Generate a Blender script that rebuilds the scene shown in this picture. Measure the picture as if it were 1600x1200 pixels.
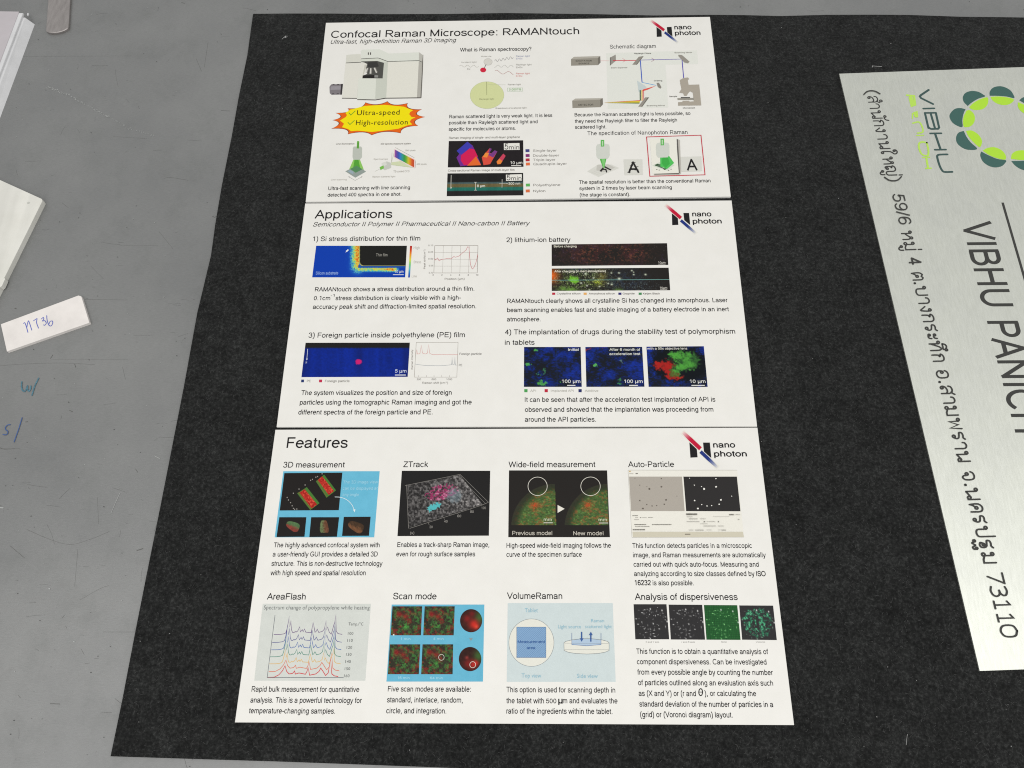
import bpy, bmesh, math, random, os
import numpy as np

for o in list(bpy.data.objects):
    bpy.data.objects.remove(o)
S = bpy.context.scene

# ------------------------------------------------------------------ camera
CAM_H = 0.6080
RX, RY, RZ = 0.3860, 0.0236, 0.0
F_PX = 1202.0                       # focal length in pixels of a 1600 wide picture
cam = bpy.data.cameras.new('camera')
cam_o = bpy.data.objects.new('camera', cam)
S.collection.objects.link(cam_o)
cam_o.location = (0, 0, CAM_H)
cam_o.rotation_euler = (RX, RY, RZ)
cam.sensor_width = 36.0
cam.lens = 36.0 * F_PX / 1600.0
cam.clip_start = 0.02
cam.clip_end = 100
S.camera = cam_o

# ------------------------------------------------------------------ light
S.view_settings.view_transform = 'Standard'
S.view_settings.look = 'None'
S.view_settings.exposure = 0.0
S.view_settings.gamma = 1.0
S.cycles.filter_width = 1.1
S.cycles.use_denoising = False
W = bpy.data.worlds.new('World')
S.world = W
W.use_nodes = True
bg = W.node_tree.nodes['Background']
bg.inputs[0].default_value = (0.915, 0.92, 0.91, 1)
bg.inputs[1].default_value = 0.66

def area(name, loc, target, size, energy, color):
    l = bpy.data.lights.new(name, 'AREA')
    l.shape = 'RECTANGLE'
    l.size, l.size_y = size
    l.energy = energy
    l.color = color
    o = bpy.data.objects.new(name, l)
    S.collection.objects.link(o)
    o.location = loc
    from mathutils import Vector
    d = Vector(target) - Vector(loc)
    o.rotation_euler = d.to_track_quat('-Z', 'Y').to_euler()
    return o
area('window_light', (0.35, -0.80, 2.4), (0.35, -0.70, 0), (4.8, 2.6), 63, (1.0, 0.99, 0.965))

# ------------------------------------------------------------------ plane maths
def euler(rx, ry, rz):
    cx, sx, cy, sy, cz, sz = math.cos(rx), math.sin(rx), math.cos(ry), math.sin(ry), math.cos(rz), math.sin(rz)
    X = np.array([[1, 0, 0], [0, cx, -sx], [0, sx, cx]])
    Y = np.array([[cy, 0, sy], [0, 1, 0], [-sy, 0, cy]])
    Z = np.array([[cz, -sz, 0], [sz, cz, 0], [0, 0, 1]])
    return Z @ Y @ X
RM = euler(RX, RY, RZ)

def at(px, z=0.0):
    """points (n,2) measured in the photograph -> xy on the level plane at height z"""
    p = np.atleast_2d(np.asarray(px, float))
    d = np.stack([(p[:, 0] - 800) / F_PX, -(p[:, 1] - 600) / F_PX, -np.ones(len(p))], 1) @ RM.T
    t = (z - CAM_H) / d[:, 2]
    return d[:, :2] * t[:, None]

def homog(src, dst):
    A, b = [], []
    for (x, y), (u, v) in zip(src, dst):
        A.append([x, y, 1, 0, 0, 0, -u * x, -u * y]); b.append(u)
        A.append([0, 0, 0, x, y, 1, -v * x, -v * y]); b.append(v)
    h = np.linalg.solve(np.array(A, float), np.array(b, float))
    return np.append(h, 1).reshape(3, 3)

def happly(H, p):
    p = np.atleast_2d(np.asarray(p, float))
    q = np.c_[p, np.ones(len(p))] @ H.T
    return q[:, :2] / q[:, 2:]

class Frame:
    """a flat thing: local metric axes a (reading direction) and b (up), top face at height z"""
    def __init__(s, corners_px, size, z):
        s.z = z
        s.size = size
        w, h = size
        s.px2w = lambda p: at(p, z)
        wc = at(corners_px, z)
        s.corners = wc
        s.H = homog([(0, 0), (w, 0), (w, -h), (0, -h)], wc)
        s.Hi = np.linalg.inv(s.H)
    def loc(s, px):
        return happly(s.Hi, at(px, s.z))
    def world(s, ab, dz=0.0):
        q = happly(s.H, ab)
        return np.c_[q, np.full(len(q), s.z + dz)]

class Rigid(Frame):
    def __init__(s, origin_px, along_px, z):
        s.z = z
        s.o = at(origin_px, z)[0]
        d = at(along_px, z)[0] - s.o
        d /= np.linalg.norm(d)
        s.a = d
        s.b = np.array([-d[1], d[0]])
    def loc(s, px):
        q = at(px, s.z) - s.o
        return np.stack([q @ s.a, q @ s.b], 1)
    def world(s, ab, dz=0.0):
        ab = np.atleast_2d(ab)
        q = s.o + ab[:, :1] * s.a + ab[:, 1:] * s.b
        return np.c_[q, np.full(len(q), s.z + dz)]

def zoom(ox, oy, k):
    return lambda *p: [(ox + x / k, oy + y / k) for x, y in p]

def lin(c):
    c = np.asarray(c, float) / 255.0
    return np.where(c <= 0.04045, c / 12.92, ((c + 0.055) / 1.055) ** 2.4)

# ------------------------------------------------------------------ materials
def new_mat(name):
    m = bpy.data.materials.new(name)
    m.use_nodes = True
    nt = m.node_tree
    return m, nt, nt.nodes['Principled BSDF']

def node(nt, kind, **kw):
    n = nt.nodes.new(kind)
    for k, v in kw.items():
        setattr(n, k, v)
    return n

def noise_tex(nt, scale, detail=4, rough=0.55, stretch=None, rot=0.0):
    tc = node(nt, 'ShaderNodeTexCoord')
    mp = node(nt, 'ShaderNodeMapping')
    nt.links.new(tc.outputs['Object'], mp.inputs['Vector'])
    if stretch: mp.inputs['Scale'].default_value = stretch
    mp.inputs['Rotation'].default_value = (0, 0, rot)
    n = node(nt, 'ShaderNodeTexNoise')
    nt.links.new(mp.outputs[0], n.inputs['Vector'])
    n.inputs['Scale'].default_value = scale
    n.inputs['Detail'].default_value = detail
    n.inputs['Roughness'].default_value = rough
    return n.outputs['Fac']

def ramp(nt, fac, stops):
    r = node(nt, 'ShaderNodeValToRGB')
    e = r.color_ramp.elements
    while len(e) < len(stops): e.new(0.5)
    for i, (p, c) in enumerate(stops):
        e[i].position = p
        e[i].color = (*c, 1) if len(c) == 3 else c
    nt.links.new(fac, r.inputs[0])
    return r.outputs[0]

def mixc(nt, a, b, fac, mode='MIX'):
    m = node(nt, 'ShaderNodeMix', data_type='RGBA', blend_type=mode)
    for sock, v in ((m.inputs[6], a), (m.inputs[7], b), (m.inputs[0], fac)):
        if hasattr(v, 'links'): nt.links.new(v, sock)
        elif isinstance(v, (int, float)): sock.default_value = v
        else: sock.default_value = (*v, 1)
    return m.outputs[2]

def bump(nt, bsdf, h, dist, strength=1.0):
    b = node(nt, 'ShaderNodeBump')
    b.inputs['Distance'].default_value = dist
    b.inputs['Strength'].default_value = strength
    nt.links.new(h, b.inputs['Height'])
    nt.links.new(b.outputs[0], bsdf.inputs['Normal'])

# painted work table
M_TABLE, nt, b = new_mat('grey_table_paint')
big = noise_tex(nt, 6, 7, 0.62)
fine = noise_tex(nt, 260, 3, 0.6, (1, 6, 1), 0.02)
smudge = noise_tex(nt, 26, 6, 0.7)
c = ramp(nt, big, [(0.3, (0.142, 0.145, 0.145)), (0.70, (0.198, 0.200, 0.196))])
c = mixc(nt, c, ramp(nt, fine, [(0.3, (0.90, 0.90, 0.90)), (0.7, (1.06, 1.06, 1.06))]), 1.0, 'MULTIPLY')
c = mixc(nt, c, ramp(nt, smudge, [(0.30, (0.84, 0.85, 0.84)), (0.5, (1, 1, 1))]), 0.8, 'MULTIPLY')
nt.links.new(c, b.inputs['Base Color'])
b.inputs['Specular IOR Level'].default_value = 1.0
r = ramp(nt, smudge, [(0.3, (0.42,) * 3), (0.7, (0.30,) * 3)])
nt.links.new(r, b.inputs['Roughness'])
bump(nt, b, fine, 0.00003)

# felt
M_FELT, nt, b = new_mat('black_felt')
n1 = noise_tex(nt, 400, 6, 0.78)
n2 = noise_tex(nt, 130, 5, 0.75)
n3 = noise_tex(nt, 26, 4, 0.6)
c = ramp(nt, n1, [(0.30, (0.0042, 0.0044, 0.0044)), (0.5, (0.0125, 0.0130, 0.0128)), (0.72, (0.040, 0.041, 0.040))])
c = mixc(nt, c, ramp(nt, n2, [(0.34, (0.60,) * 3), (0.66, (1.42,) * 3)]), 1.0, 'MULTIPLY')
c = mixc(nt, c, ramp(nt, n3, [(0.32, (0.80,) * 3), (0.68, (1.22,) * 3)]), 1.0, 'MULTIPLY')
nt.links.new(c, b.inputs['Base Color'])
b.inputs['Roughness'].default_value = 0.95
b.inputs['Specular IOR Level'].default_value = 0.15
b.inputs['Sheen Weight'].default_value = 0.04
bump(nt, b, n1, 0.0008, 0.8)

M_FIBRE, nt, b = new_mat('grey_felt_fibre')
b.inputs['Base Color'].default_value = (0.070, 0.071, 0.070, 1)
b.inputs['Roughness'].default_value = 0.9
M_LINT, nt, b = new_mat('white_lint')
b.inputs['Base Color'].default_value = (0.42, 0.42, 0.41, 1)
b.inputs['Roughness'].default_value = 0.7

# white printed board
M_PAPER, nt, b = new_mat('white_board_print_surface')
n1 = noise_tex(nt, 60, 5, 0.6)
n2 = noise_tex(nt, 900, 2, 0.5)
c = ramp(nt, n1, [(0.3, (0.735, 0.720, 0.678)), (0.7, (0.765, 0.750, 0.710))])
nt.links.new(c, b.inputs['Base Color'])
b.inputs['Roughness'].default_value = 0.42
b.inputs['Specular IOR Level'].default_value = 0.35
bump(nt, b, n2, 0.00002, 0.5)
M_CORE, nt, b = new_mat('white_board_cut_edge')
b.inputs['Base Color'].default_value = (0.80, 0.79, 0.76, 1)
b.inputs['Roughness'].default_value = 0.5

# printed ink: the colour of each printed shape is stored with the shape
M_INK, nt, b = new_mat('printed_ink')
at_n = node(nt, 'ShaderNodeAttribute', attribute_name='ink')
n1 = noise_tex(nt, 1800, 2, 0.6)
c = mixc(nt, at_n.outputs['Color'], ramp(nt, n1, [(0.35, (0.965,) * 3), (0.65, (1.03,) * 3)]), 1.0, 'MULTIPLY')
nt.links.new(c, b.inputs['Base Color'])
b.inputs['Roughness'].default_value = 0.45
b.inputs['Specular IOR Level'].default_value = 0.10

# satin stainless sheet
M_STEEL, nt, b = new_mat('satin_metal_sheet')
n1 = noise_tex(nt, 900, 3, 0.6, (1, 0.12, 1), 0.22)
n2 = noise_tex(nt, 30, 5, 0.65)
c = ramp(nt, n1, [(0.3, (0.665, 0.68, 0.62)), (0.7, (0.745, 0.76, 0.70))])
c = mixc(nt, c, ramp(nt, n2, [(0.3, (0.965, 0.965, 0.97)), (0.7, (1.02, 1.02, 1.01))]), 1.0, 'MULTIPLY')
nt.links.new(c, b.inputs['Base Color'])
b.inputs['Metallic'].default_value = 0.85
b.inputs['Roughness'].default_value = 0.42
bump(nt, b, n1, 0.00001, 0.5)

M_BAR, nt, b = new_mat('worn_brownish_metal')
n1 = noise_tex(nt, 300, 4, 0.6, (1, 0.2, 1), 0.0)
c = ramp(nt, n1, [(0.3, (0.30, 0.276, 0.268)), (0.7, (0.40, 0.372, 0.360))])
nt.links.new(c, b.inputs['Base Color'])
b.inputs['Metallic'].default_value = 0.7
b.inputs['Roughness'].default_value = 0.38

M_PLATE, nt, b = new_mat('cream_ribbed_plastic')
n1 = noise_tex(nt, 40, 4, 0.6)
n2 = noise_tex(nt, 70, 3, 0.5, (1, 0.08, 1), -0.38)
c = ramp(nt, n1, [(0.3, (0.665, 0.655, 0.60)), (0.7, (0.725, 0.715, 0.665))])
c = mixc(nt, c, ramp(nt, n2, [(0.35, (0.90,) * 3), (0.65, (1.04,) * 3)]), 1.0, 'MULTIPLY')
nt.links.new(c, b.inputs['Base Color'])
b.inputs['Roughness'].default_value = 0.5
bump(nt, b, n2, 0.0003, 0.6)

def plain(name, col, rough=0.5, spec=0.4, nscale=60, amt=0.06):
    m, nt, b = new_mat(name)
    n1 = noise_tex(nt, nscale, 4, 0.6)
    c = ramp(nt, n1, [(0.3, tuple(x * (1 - amt) for x in col)), (0.7, tuple(min(1, x * (1 + amt)) for x in col))])
    nt.links.new(c, b.inputs['Base Color'])
    b.inputs['Roughness'].default_value = rough
    b.inputs['Specular IOR Level'].default_value = spec
    return m
M_TAG = plain('white_acrylic', (0.76, 0.72, 0.69), 0.35)
M_BOX = plain('white_box_board', (0.66, 0.66, 0.67), 0.45)
M_FILM = plain('pinkish_film', (0.50, 0.465, 0.485), 0.3, 0.5, 14, 0.10)
M_SCRATCH = plain('dark_scratch', (0.105, 0.105, 0.10), 0.7)
M_SCUFF = plain('pale_scuff', (0.40, 0.41, 0.40), 0.8)
M_PENBLUE = plain('blue_pen_ink', (0.10, 0.13, 0.46), 0.5)
M_PENTEAL = plain('teal_marker_ink', (0.065, 0.17, 0.225), 0.6, nscale=500, amt=0.3)
M_PENNAVY = plain('dark_blue_marker_ink', (0.040, 0.095, 0.27), 0.6, nscale=500, amt=0.3)
M_SPECK = plain('dark_dirt', (0.05, 0.05, 0.048), 0.9)

# ------------------------------------------------------------------ object helpers
def link(o, parent=None):
    S.collection.objects.link(o)
    if parent is not None: o.parent = parent
    return o

def mesh_obj(name, verts, faces, mat, parent=None, colors=None):
    me = bpy.data.meshes.new(name)
    me.from_pydata([tuple(map(float, v)) for v in verts], [], [tuple(map(int, f)) for f in faces])
    if colors is not None:
        a = me.color_attributes.new('ink', 'FLOAT_COLOR', 'POINT')
        cc = np.c_[np.asarray(colors, float), np.ones(len(verts))].astype(np.float32)
        a.data.foreach_set('color', cc.ravel())
    for m in (mat if isinstance(mat, list) else [mat]): me.materials.append(m)
    me.update()
    return link(bpy.data.objects.new(name, me), parent)

def tag(o, label, cat, group=None):
    o['label'] = label
    o['category'] = cat
    if group: o['group'] = group
    return o

def empty(name, loc):
    o = bpy.data.objects.new(name, None)
    o.location = loc
    return link(o)

def under(o, root):
    """parent keeping the world position (roots are never rotated)"""
    o.parent = root
    o.location = (-root.location[0], -root.location[1], -root.location[2])
    return o

def slab(name, top_xy, z0, z1, mat, bevel=0.0003, edge_mat=None, top_scale=None, segs=2):
    bm = bmesh.new()
    n = len(top_xy)
    lo = [bm.verts.new((x, y, z0)) for x, y in (top_xy if top_scale is None else top_scale)]
    hi = [bm.verts.new((x, y, z1)) for x, y in top_xy]
    ft = bm.faces.new(hi)
    bm.faces.new(lo[::-1])
    for i in range(n):
        f = bm.faces.new((lo[i], lo[(i + 1) % n], hi[(i + 1) % n], hi[i]))
        if edge_mat: f.material_index = 1
    bmesh.ops.recalc_face_normals(bm, faces=bm.faces)
    if bevel:
        es = [e for e in bm.edges if e.verts[0].co.z > (z0 + z1) / 2 and e.verts[1].co.z > (z0 + z1) / 2]
        bmesh.ops.bevel(bm, geom=es, offset=bevel, segments=segs, affect='EDGES', profile=0.6)
    me = bpy.data.meshes.new(name)
    bm.to_mesh(me)
    bm.free()
    me.materials.append(mat)
    if edge_mat: me.materials.append(edge_mat)
    return link(bpy.data.objects.new(name, me))

# ------------------------------------------------------------------ lettering
# a plain sans drawn with pen strokes: centre lines in em units, cap height 0.716
def A(cx, cy, rx, ry, a0, a1): return ('a', cx, cy, rx, ry, a0, a1)
def Sm(*p): return ('s',) + p
SANS = {
 'a': (.556, [[Sm((.078, .355), (.115, .445), (.26, .487), (.39, .45), (.438, .36), (.438, .24), (.44, .10), (.475, .0))], [Sm((.436, .30), (.31, .272), (.14, .245), (.070, .15), (.115, .055), (.21, .030), (.33, .06), (.42, .15), (.436, .24))]]),
 'b': (.556, [[(.107, 0), (.107, .716)], [A(.293, .26, .186, .228, 0, 360)]]),
 'c': (.5, [[A(.268, .26, .203, .228, 42, 318)]]),
 'd': (.556, [[(.449, 0), (.449, .716)], [A(.263, .26, .186, .228, 0, 360)]]),
 'e': (.556, [[(.078, .278), (.481, .278), A(.278, .26, .205, .228, 8, 322)]]),
 'f': (.278, [[(.130, 0), (.130, .58), A(.245, .58, .115, .098, 180, 82)], [(.015, .482), (.26, .482)]]),
 'g': (.556, [[(.449, .519), (.449, -.04), A(.262, -.04, .187, .135, 0, -155)], [A(.263, .26, .186, .228, 0, 360)]]),
 'h': (.556, [[(.110, 0), (.110, .716)], [(.110, .26), A(.278, .305, .168, .180, 172, 0), (.446, 0)]]),
 'i': (.222, [[(.111, 0), (.111, .519)], [(.111, .618), (.111, .716)]]),
 'j': (.222, [[(.111, .519), (.111, -.09), A(.03, -.09, .081, .08, 0, -95)], [(.111, .618), (.111, .716)]]),
 'k': (.5, [[(.110, 0), (.110, .716)], [(.43, .519), (.12, .215)], [(.215, .315), (.455, 0)]]),
 'l': (.222, [[(.111, 0), (.111, .716)]]),
 'm': (.833, [[(.110, 0), (.110, .519)], [(.110, .28), A(.262, .335, .152, .152, 172, 0), (.414, 0)], [(.414, .28), A(.568, .335, .154, .152, 172, 0), (.722, 0)]]),
 'n': (.556, [[(.110, 0), (.110, .519)], [(.110, .26), A(.278, .305, .168, .180, 172, 0), (.446, 0)]]),
 'o': (.556, [[A(.278, .26, .206, .228, 0, 360)]]),
 'p': (.556, [[(.107, -.2), (.107, .519)], [A(.293, .26, .186, .228, 0, 360)]]),
 'q': (.556, [[(.449, -.2), (.449, .519)], [A(.263, .26, .186, .228, 0, 360)]]),
 'r': (.333, [[(.110, 0), (.110, .519)], [(.110, .25), A(.255, .30, .145, .185, 175, 68)]]),
 's': (.5, [[Sm((.425, .375), (.37, .46), (.25, .488), (.125, .458), (.083, .375), (.13, .305), (.25, .272), (.38, .232), (.432, .145), (.385, .060), (.26, .030), (.125, .060), (.068, .160))]]),
 't': (.278, [[(.130, .655), (.130, .13), A(.225, .13, .095, .095, 180, 285)], [(.015, .482), (.255, .482)]]),
 'u': (.556, [[(.110, .519), (.110, .21), A(.278, .21, .168, .178, 180, 352), (.446, .26)], [(.446, .519), (.446, 0)]]),
 'v': (.5, [[(.035, .519), (.25, .03), (.465, .519)]]),
 'w': (.722, [[(.03, .519), (.19, .03), (.361, .49), (.53, .03), (.69, .519)]]),
 'x': (.5, [[(.04, .519), (.46, 0)], [(.46, .519), (.04, 0)]]),
 'y': (.5, [[(.035, .519), (.252, .0)], [(.465, .519), (.25, -.04), (.19, -.15), (.06, -.165)]]),
 'z': (.5, [[(.05, .476), (.435, .476), (.055, .043), (.46, .043)]]),
 'A': (.667, [[(.03, 0), (.333, .69), (.637, 0)], [(.14, .245), (.53, .245)]]),
 'B': (.667, [[(.12, 0), (.12, .716)], [(.12, .672), (.36, .672), A(.36, .53, .185, .142, 90, -90), (.12, .388)], [(.12, .388), (.38, .388), A(.38, .216, .205, .172, 90, -90), (.12, .044)]]),
 'C': (.722, [[A(.375, .358, .305, .328, 38, 322)]]),
 'D': (.722, [[(.12, .30), (.12, .672), (.34, .672), A(.34, .358, .30, .314, 90, -90), (.12, .044), (.12, .35)]]),
 'E': (.667, [[(.12, 0), (.12, .716)], [(.12, .672), (.61, .672)], [(.12, .375), (.58, .375)], [(.12, .044), (.625, .044)]]),
 'F': (.611, [[(.12, 0), (.12, .716)], [(.12, .672), (.57, .672)], [(.12, .360), (.51, .360)]]),
 'G': (.778, [[A(.395, .358, .325, .328, 42, 322), (.69, .14), (.69, .335), (.41, .335)]]),
 'H': (.722, [[(.12, 0), (.12, .716)], [(.60, 0), (.60, .716)], [(.12, .375), (.60, .375)]]),
 'I': (.278, [[(.139, 0), (.139, .716)]]),
 'J': (.5, [[(.38, .716), (.38, .19), A(.225, .19, .155, .16, 0, -170)]]),
 'K': (.667, [[(.12, 0), (.12, .716)], [(.60, .716), (.13, .26)], [(.28, .40), (.63, 0)]]),
 'L': (.556, [[(.12, .716), (.12, .044), (.52, .044)]]),
 'M': (.833, [[(.12, 0), (.12, .67), (.416, .05), (.713, .67), (.713, 0)]]),
 'N': (.722, [[(.12, 0), (.12, .66), (.60, .05), (.60, .716)]]),
 'O': (.778, [[A(.389, .358, .325, .328, 0, 360)]]),
 'P': (.667, [[(.12, 0), (.12, .716)], [(.12, .672), (.38, .672), A(.38, .498, .195, .174, 90, -90), (.12, .324)]]),
 'Q': (.778, [[A(.389, .358, .325, .328, 0, 360)], [(.45, .19), (.71, -.03)]]),
 'R': (.722, [[(.12, 0), (.12, .716)], [(.12, .672), (.41, .672), A(.41, .505, .20, .167, 90, -90), (.12, .338)], [(.36, .335), (.645, 0)]]),
 'S': (.667, [[Sm((.57, .50), (.52, .62), (.34, .685), (.16, .635), (.105, .52), (.16, .42), (.33, .37), (.50, .32), (.585, .20), (.52, .08), (.34, .030), (.15, .08), (.08, .225))]]),
 'T': (.611, [[(.305, 0), (.305, .67)], [(.02, .672), (.59, .672)]]),
 'U': (.722, [[(.12, .716), (.12, .27), A(.36, .27, .24, .238, 180, 360), (.60, .716)]]),
 'V': (.667, [[(.03, .716), (.333, .03), (.637, .716)]]),
 'W': (.944, [[(.04, .716), (.255, .03), (.472, .69), (.69, .03), (.905, .716)]]),
 'X': (.667, [[(.04, .716), (.625, 0)], [(.625, .716), (.04, 0)]]),
 'Y': (.667, [[(.03, .716), (.333, .31), (.637, .716)], [(.333, 0), (.333, .33)]]),
 'Z': (.611, [[(.06, .672), (.54, .672), (.055, .044), (.58, .044)]]),
 '0': (.556, [[A(.278, .355, .192, .325, 0, 360)]]),
 '1': (.556, [[(.13, .55), (.33, .69)], [(.325, 0), (.325, .716)]]),
 '2': (.556, [[Sm((.075, .50), (.12, .63), (.28, .685), (.43, .62), (.455, .50), (.38, .34), (.22, .20), (.09, .060)), (.51, .044)]]),
 '3': (.556, [[Sm((.08, .53), (.14, .65), (.27, .683), (.41, .62), (.43, .50), (.35, .40), (.23, .380))], [Sm((.23, .380), (.38, .365), (.475, .22), (.43, .09), (.27, .032), (.12, .08), (.068, .19))]]),
 '4': (.556, [[(.37, 0), (.37, .66), (.06, .21), (.52, .21)]]),
 '5': (.556, [[(.48, .66), (.16, .66), (.115, .36), Sm((.12, .355), (.21, .425), (.31, .435), (.44, .37), (.478, .23), (.42, .09), (.27, .032), (.12, .08), (.07, .18))]]),
 '6': (.556, [[A(.285, .228, .192, .196, 0, 360)], [Sm((.465, .55), (.41, .655), (.29, .682), (.16, .62), (.095, .45), (.085, .30), (.093, .22))]]),
 '7': (.556, [[(.05, .66), (.50, .66), Sm((.495, .655), (.36, .46), (.25, .24), (.205, 0))]]),
 '8': (.556, [[A(.278, .530, .165, .150, 0, 360)], [A(.278, .207, .200, .175, 0, 360)]]),
 '9': (.556, [[A(.270, .480, .192, .202, 0, 360)], [Sm((.09, .16), (.14, .06), (.26, .032), (.39, .09), (.455, .26), (.465, .40), (.462, .48))]]),
 '.': (.278, [[(.139, 0), (.139, .10)]]), ',': (.278, [[(.150, .10), (.145, -.02), (.095, -.12)]]),
 ':': (.278, [[(.139, 0), (.139, .10)], [(.139, .42), (.139, .52)]]), '-': (.333, [[(.03, .26), (.30, .26)]]), '⁻': (.25, [[(.03, .55), (.22, .55)]]), '¹': (.28, [[(.06, .62), (.16, .68), (.16, .38)]]),
 '(': (.333, [[Sm((.28, .74), (.15, .55), (.11, .26), (.15, -.02), (.28, -.20))]]), ')': (.333, [[Sm((.06, .74), (.19, .55), (.23, .26), (.19, -.02), (.06, -.20))]]),
 '/': (.278, [[(.02, -.01), (.26, .725)]]), '?': (.556, [[Sm((.08, .51), (.14, .65), (.28, .685), (.43, .62), (.46, .52), (.40, .41), (.30, .33), (.275, .20))], [(.275, 0), (.275, .10)]]),
 '%': (.889, [[A(.20, .53, .13, .15, 0, 360)], [A(.69, .18, .13, .15, 0, 360)], [(.22, -.02), (.66, .73)]]),
 '<': (.584, [[(.53, .58), (.07, .355), (.53, .13)]]), '>': (.584, [[(.06, .58), (.52, .355), (.06, .13)]]), '=': (.584, [[(.055, .45), (.53, .45)], [(.055, .26), (.53, .26)]]),
 '~': (.584, [[Sm((.05, .30), (.15, .38), (.29, .33), (.42, .28), (.54, .36))]]), '°': (.40, [[A(.20, .60, .09, .09, 0, 360)]]),
 'μ': (.576, [[(.110, -.2), (.110, .519)], [(.110, .21), A(.278, .21, .168, .178, 180, 352), (.446, .26)], [(.446, .519), (.446, 0), (.50, .0)]]),
 'θ': (.556, [[A(.278, .355, .192, .325, 0, 360)], [(.09, .36), (.47, .36)]]),
}
def expand(path, n):
    out = []
    for it in path:
        if it[0] == 'a':
            _, cx, cy, rx, ry, a0, a1 = it
            k = max(3, int(abs(a1 - a0) / 360 * n) + 1)
            out += [(cx + rx * math.cos(math.radians(t)), cy + ry * math.sin(math.radians(t))) for t in np.linspace(a0, a1, k)]
        elif it[0] == 's':
            out += [tuple(q) for q in catmull(it[1:], 2 if n < 20 else 4)]
        else: out.append(it)
    return out
def split_sharp(p, w):
    """cut a pen path at its pointed corners so that both arms keep their full width"""
    p = np.asarray(p, float)
    out, cur = [], [p[0]]
    for i in range(1, len(p) - 1):
        a, b_ = p[i] - p[i - 1], p[i + 1] - p[i]
        la, lb = np.linalg.norm(a), np.linalg.norm(b_)
        cur.append(p[i])
        if la > 0.05 and lb > 0.05 and a @ b_ / (la * lb) < -0.2:
            cur[-1] = p[i] + a / la * w * 0.30
            out.append(np.array(cur)); cur = [p[i] - b_ / lb * w * 0.30]
    cur.append(p[-1])
    out.append(np.array(cur))
    return out
_cache = {}
def sans_glyphs(text, bold, res, shear, spacing):
    n = 14 if res <= 2 else 22 if res == 3 else 40
    w = 0.092 + 2 * bold
    V, Fc, x, nv = [], [], 0.0, 0
    for ch in text:
        if ch == ' ': x += .278 * spacing; continue
        adv, strokes = SANS[ch]
        for st in strokes:
            for seg in split_sharp(expand(st, n), w):
                ab, fs = ribbon(seg, w)
                ab = np.c_[ab, np.full(len(ab), (len(V) % 4) * 1.0e-6)]; ab[:, 0] += x
                V.append(ab); Fc += [tuple(i + nv for i in f) for f in fs]; nv += len(ab)
        x += adv * spacing
    v = np.concatenate(V)
    v[:, 0] += v[:, 1] * shear
    return v, Fc
def glyphs(text, font='sans', bold=0.0, res=2, shear=0.0, spacing=1.0):
    key = (text, font, bold, res, shear, spacing)
    if key in _cache: return _cache[key]
    if font == 'sans':
        _cache[key] = sans_glyphs(text, bold, res, shear, spacing)
        return _cache[key]
    cu = bpy.data.curves.new('lettering', 'FONT')      # Blender's own built-in face
    cu.body = text
    cu.resolution_u = res
    cu.offset = bold
    cu.space_character = spacing
    o = bpy.data.objects.new('lettering', cu)
    S.collection.objects.link(o)
    dg = bpy.context.evaluated_depsgraph_get()
    dg.update()
    me = bpy.data.meshes.new_from_object(o.evaluated_get(dg))
    v = np.zeros(len(me.vertices) * 3)
    me.vertices.foreach_get('co', v)
    v = v.reshape(-1, 3).copy()
    v[:, 2] = 0
    fs = [tuple(p.vertices) for p in me.polygons]
    bpy.data.objects.remove(o)
    bpy.data.curves.remove(cu)
    bpy.data.meshes.remove(me)
    _cache[key] = (v, fs)
    return v, fs
CAP = {'sans': 0.716, 'hand': 0.682}

INK = (34, 32, 33)

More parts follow.
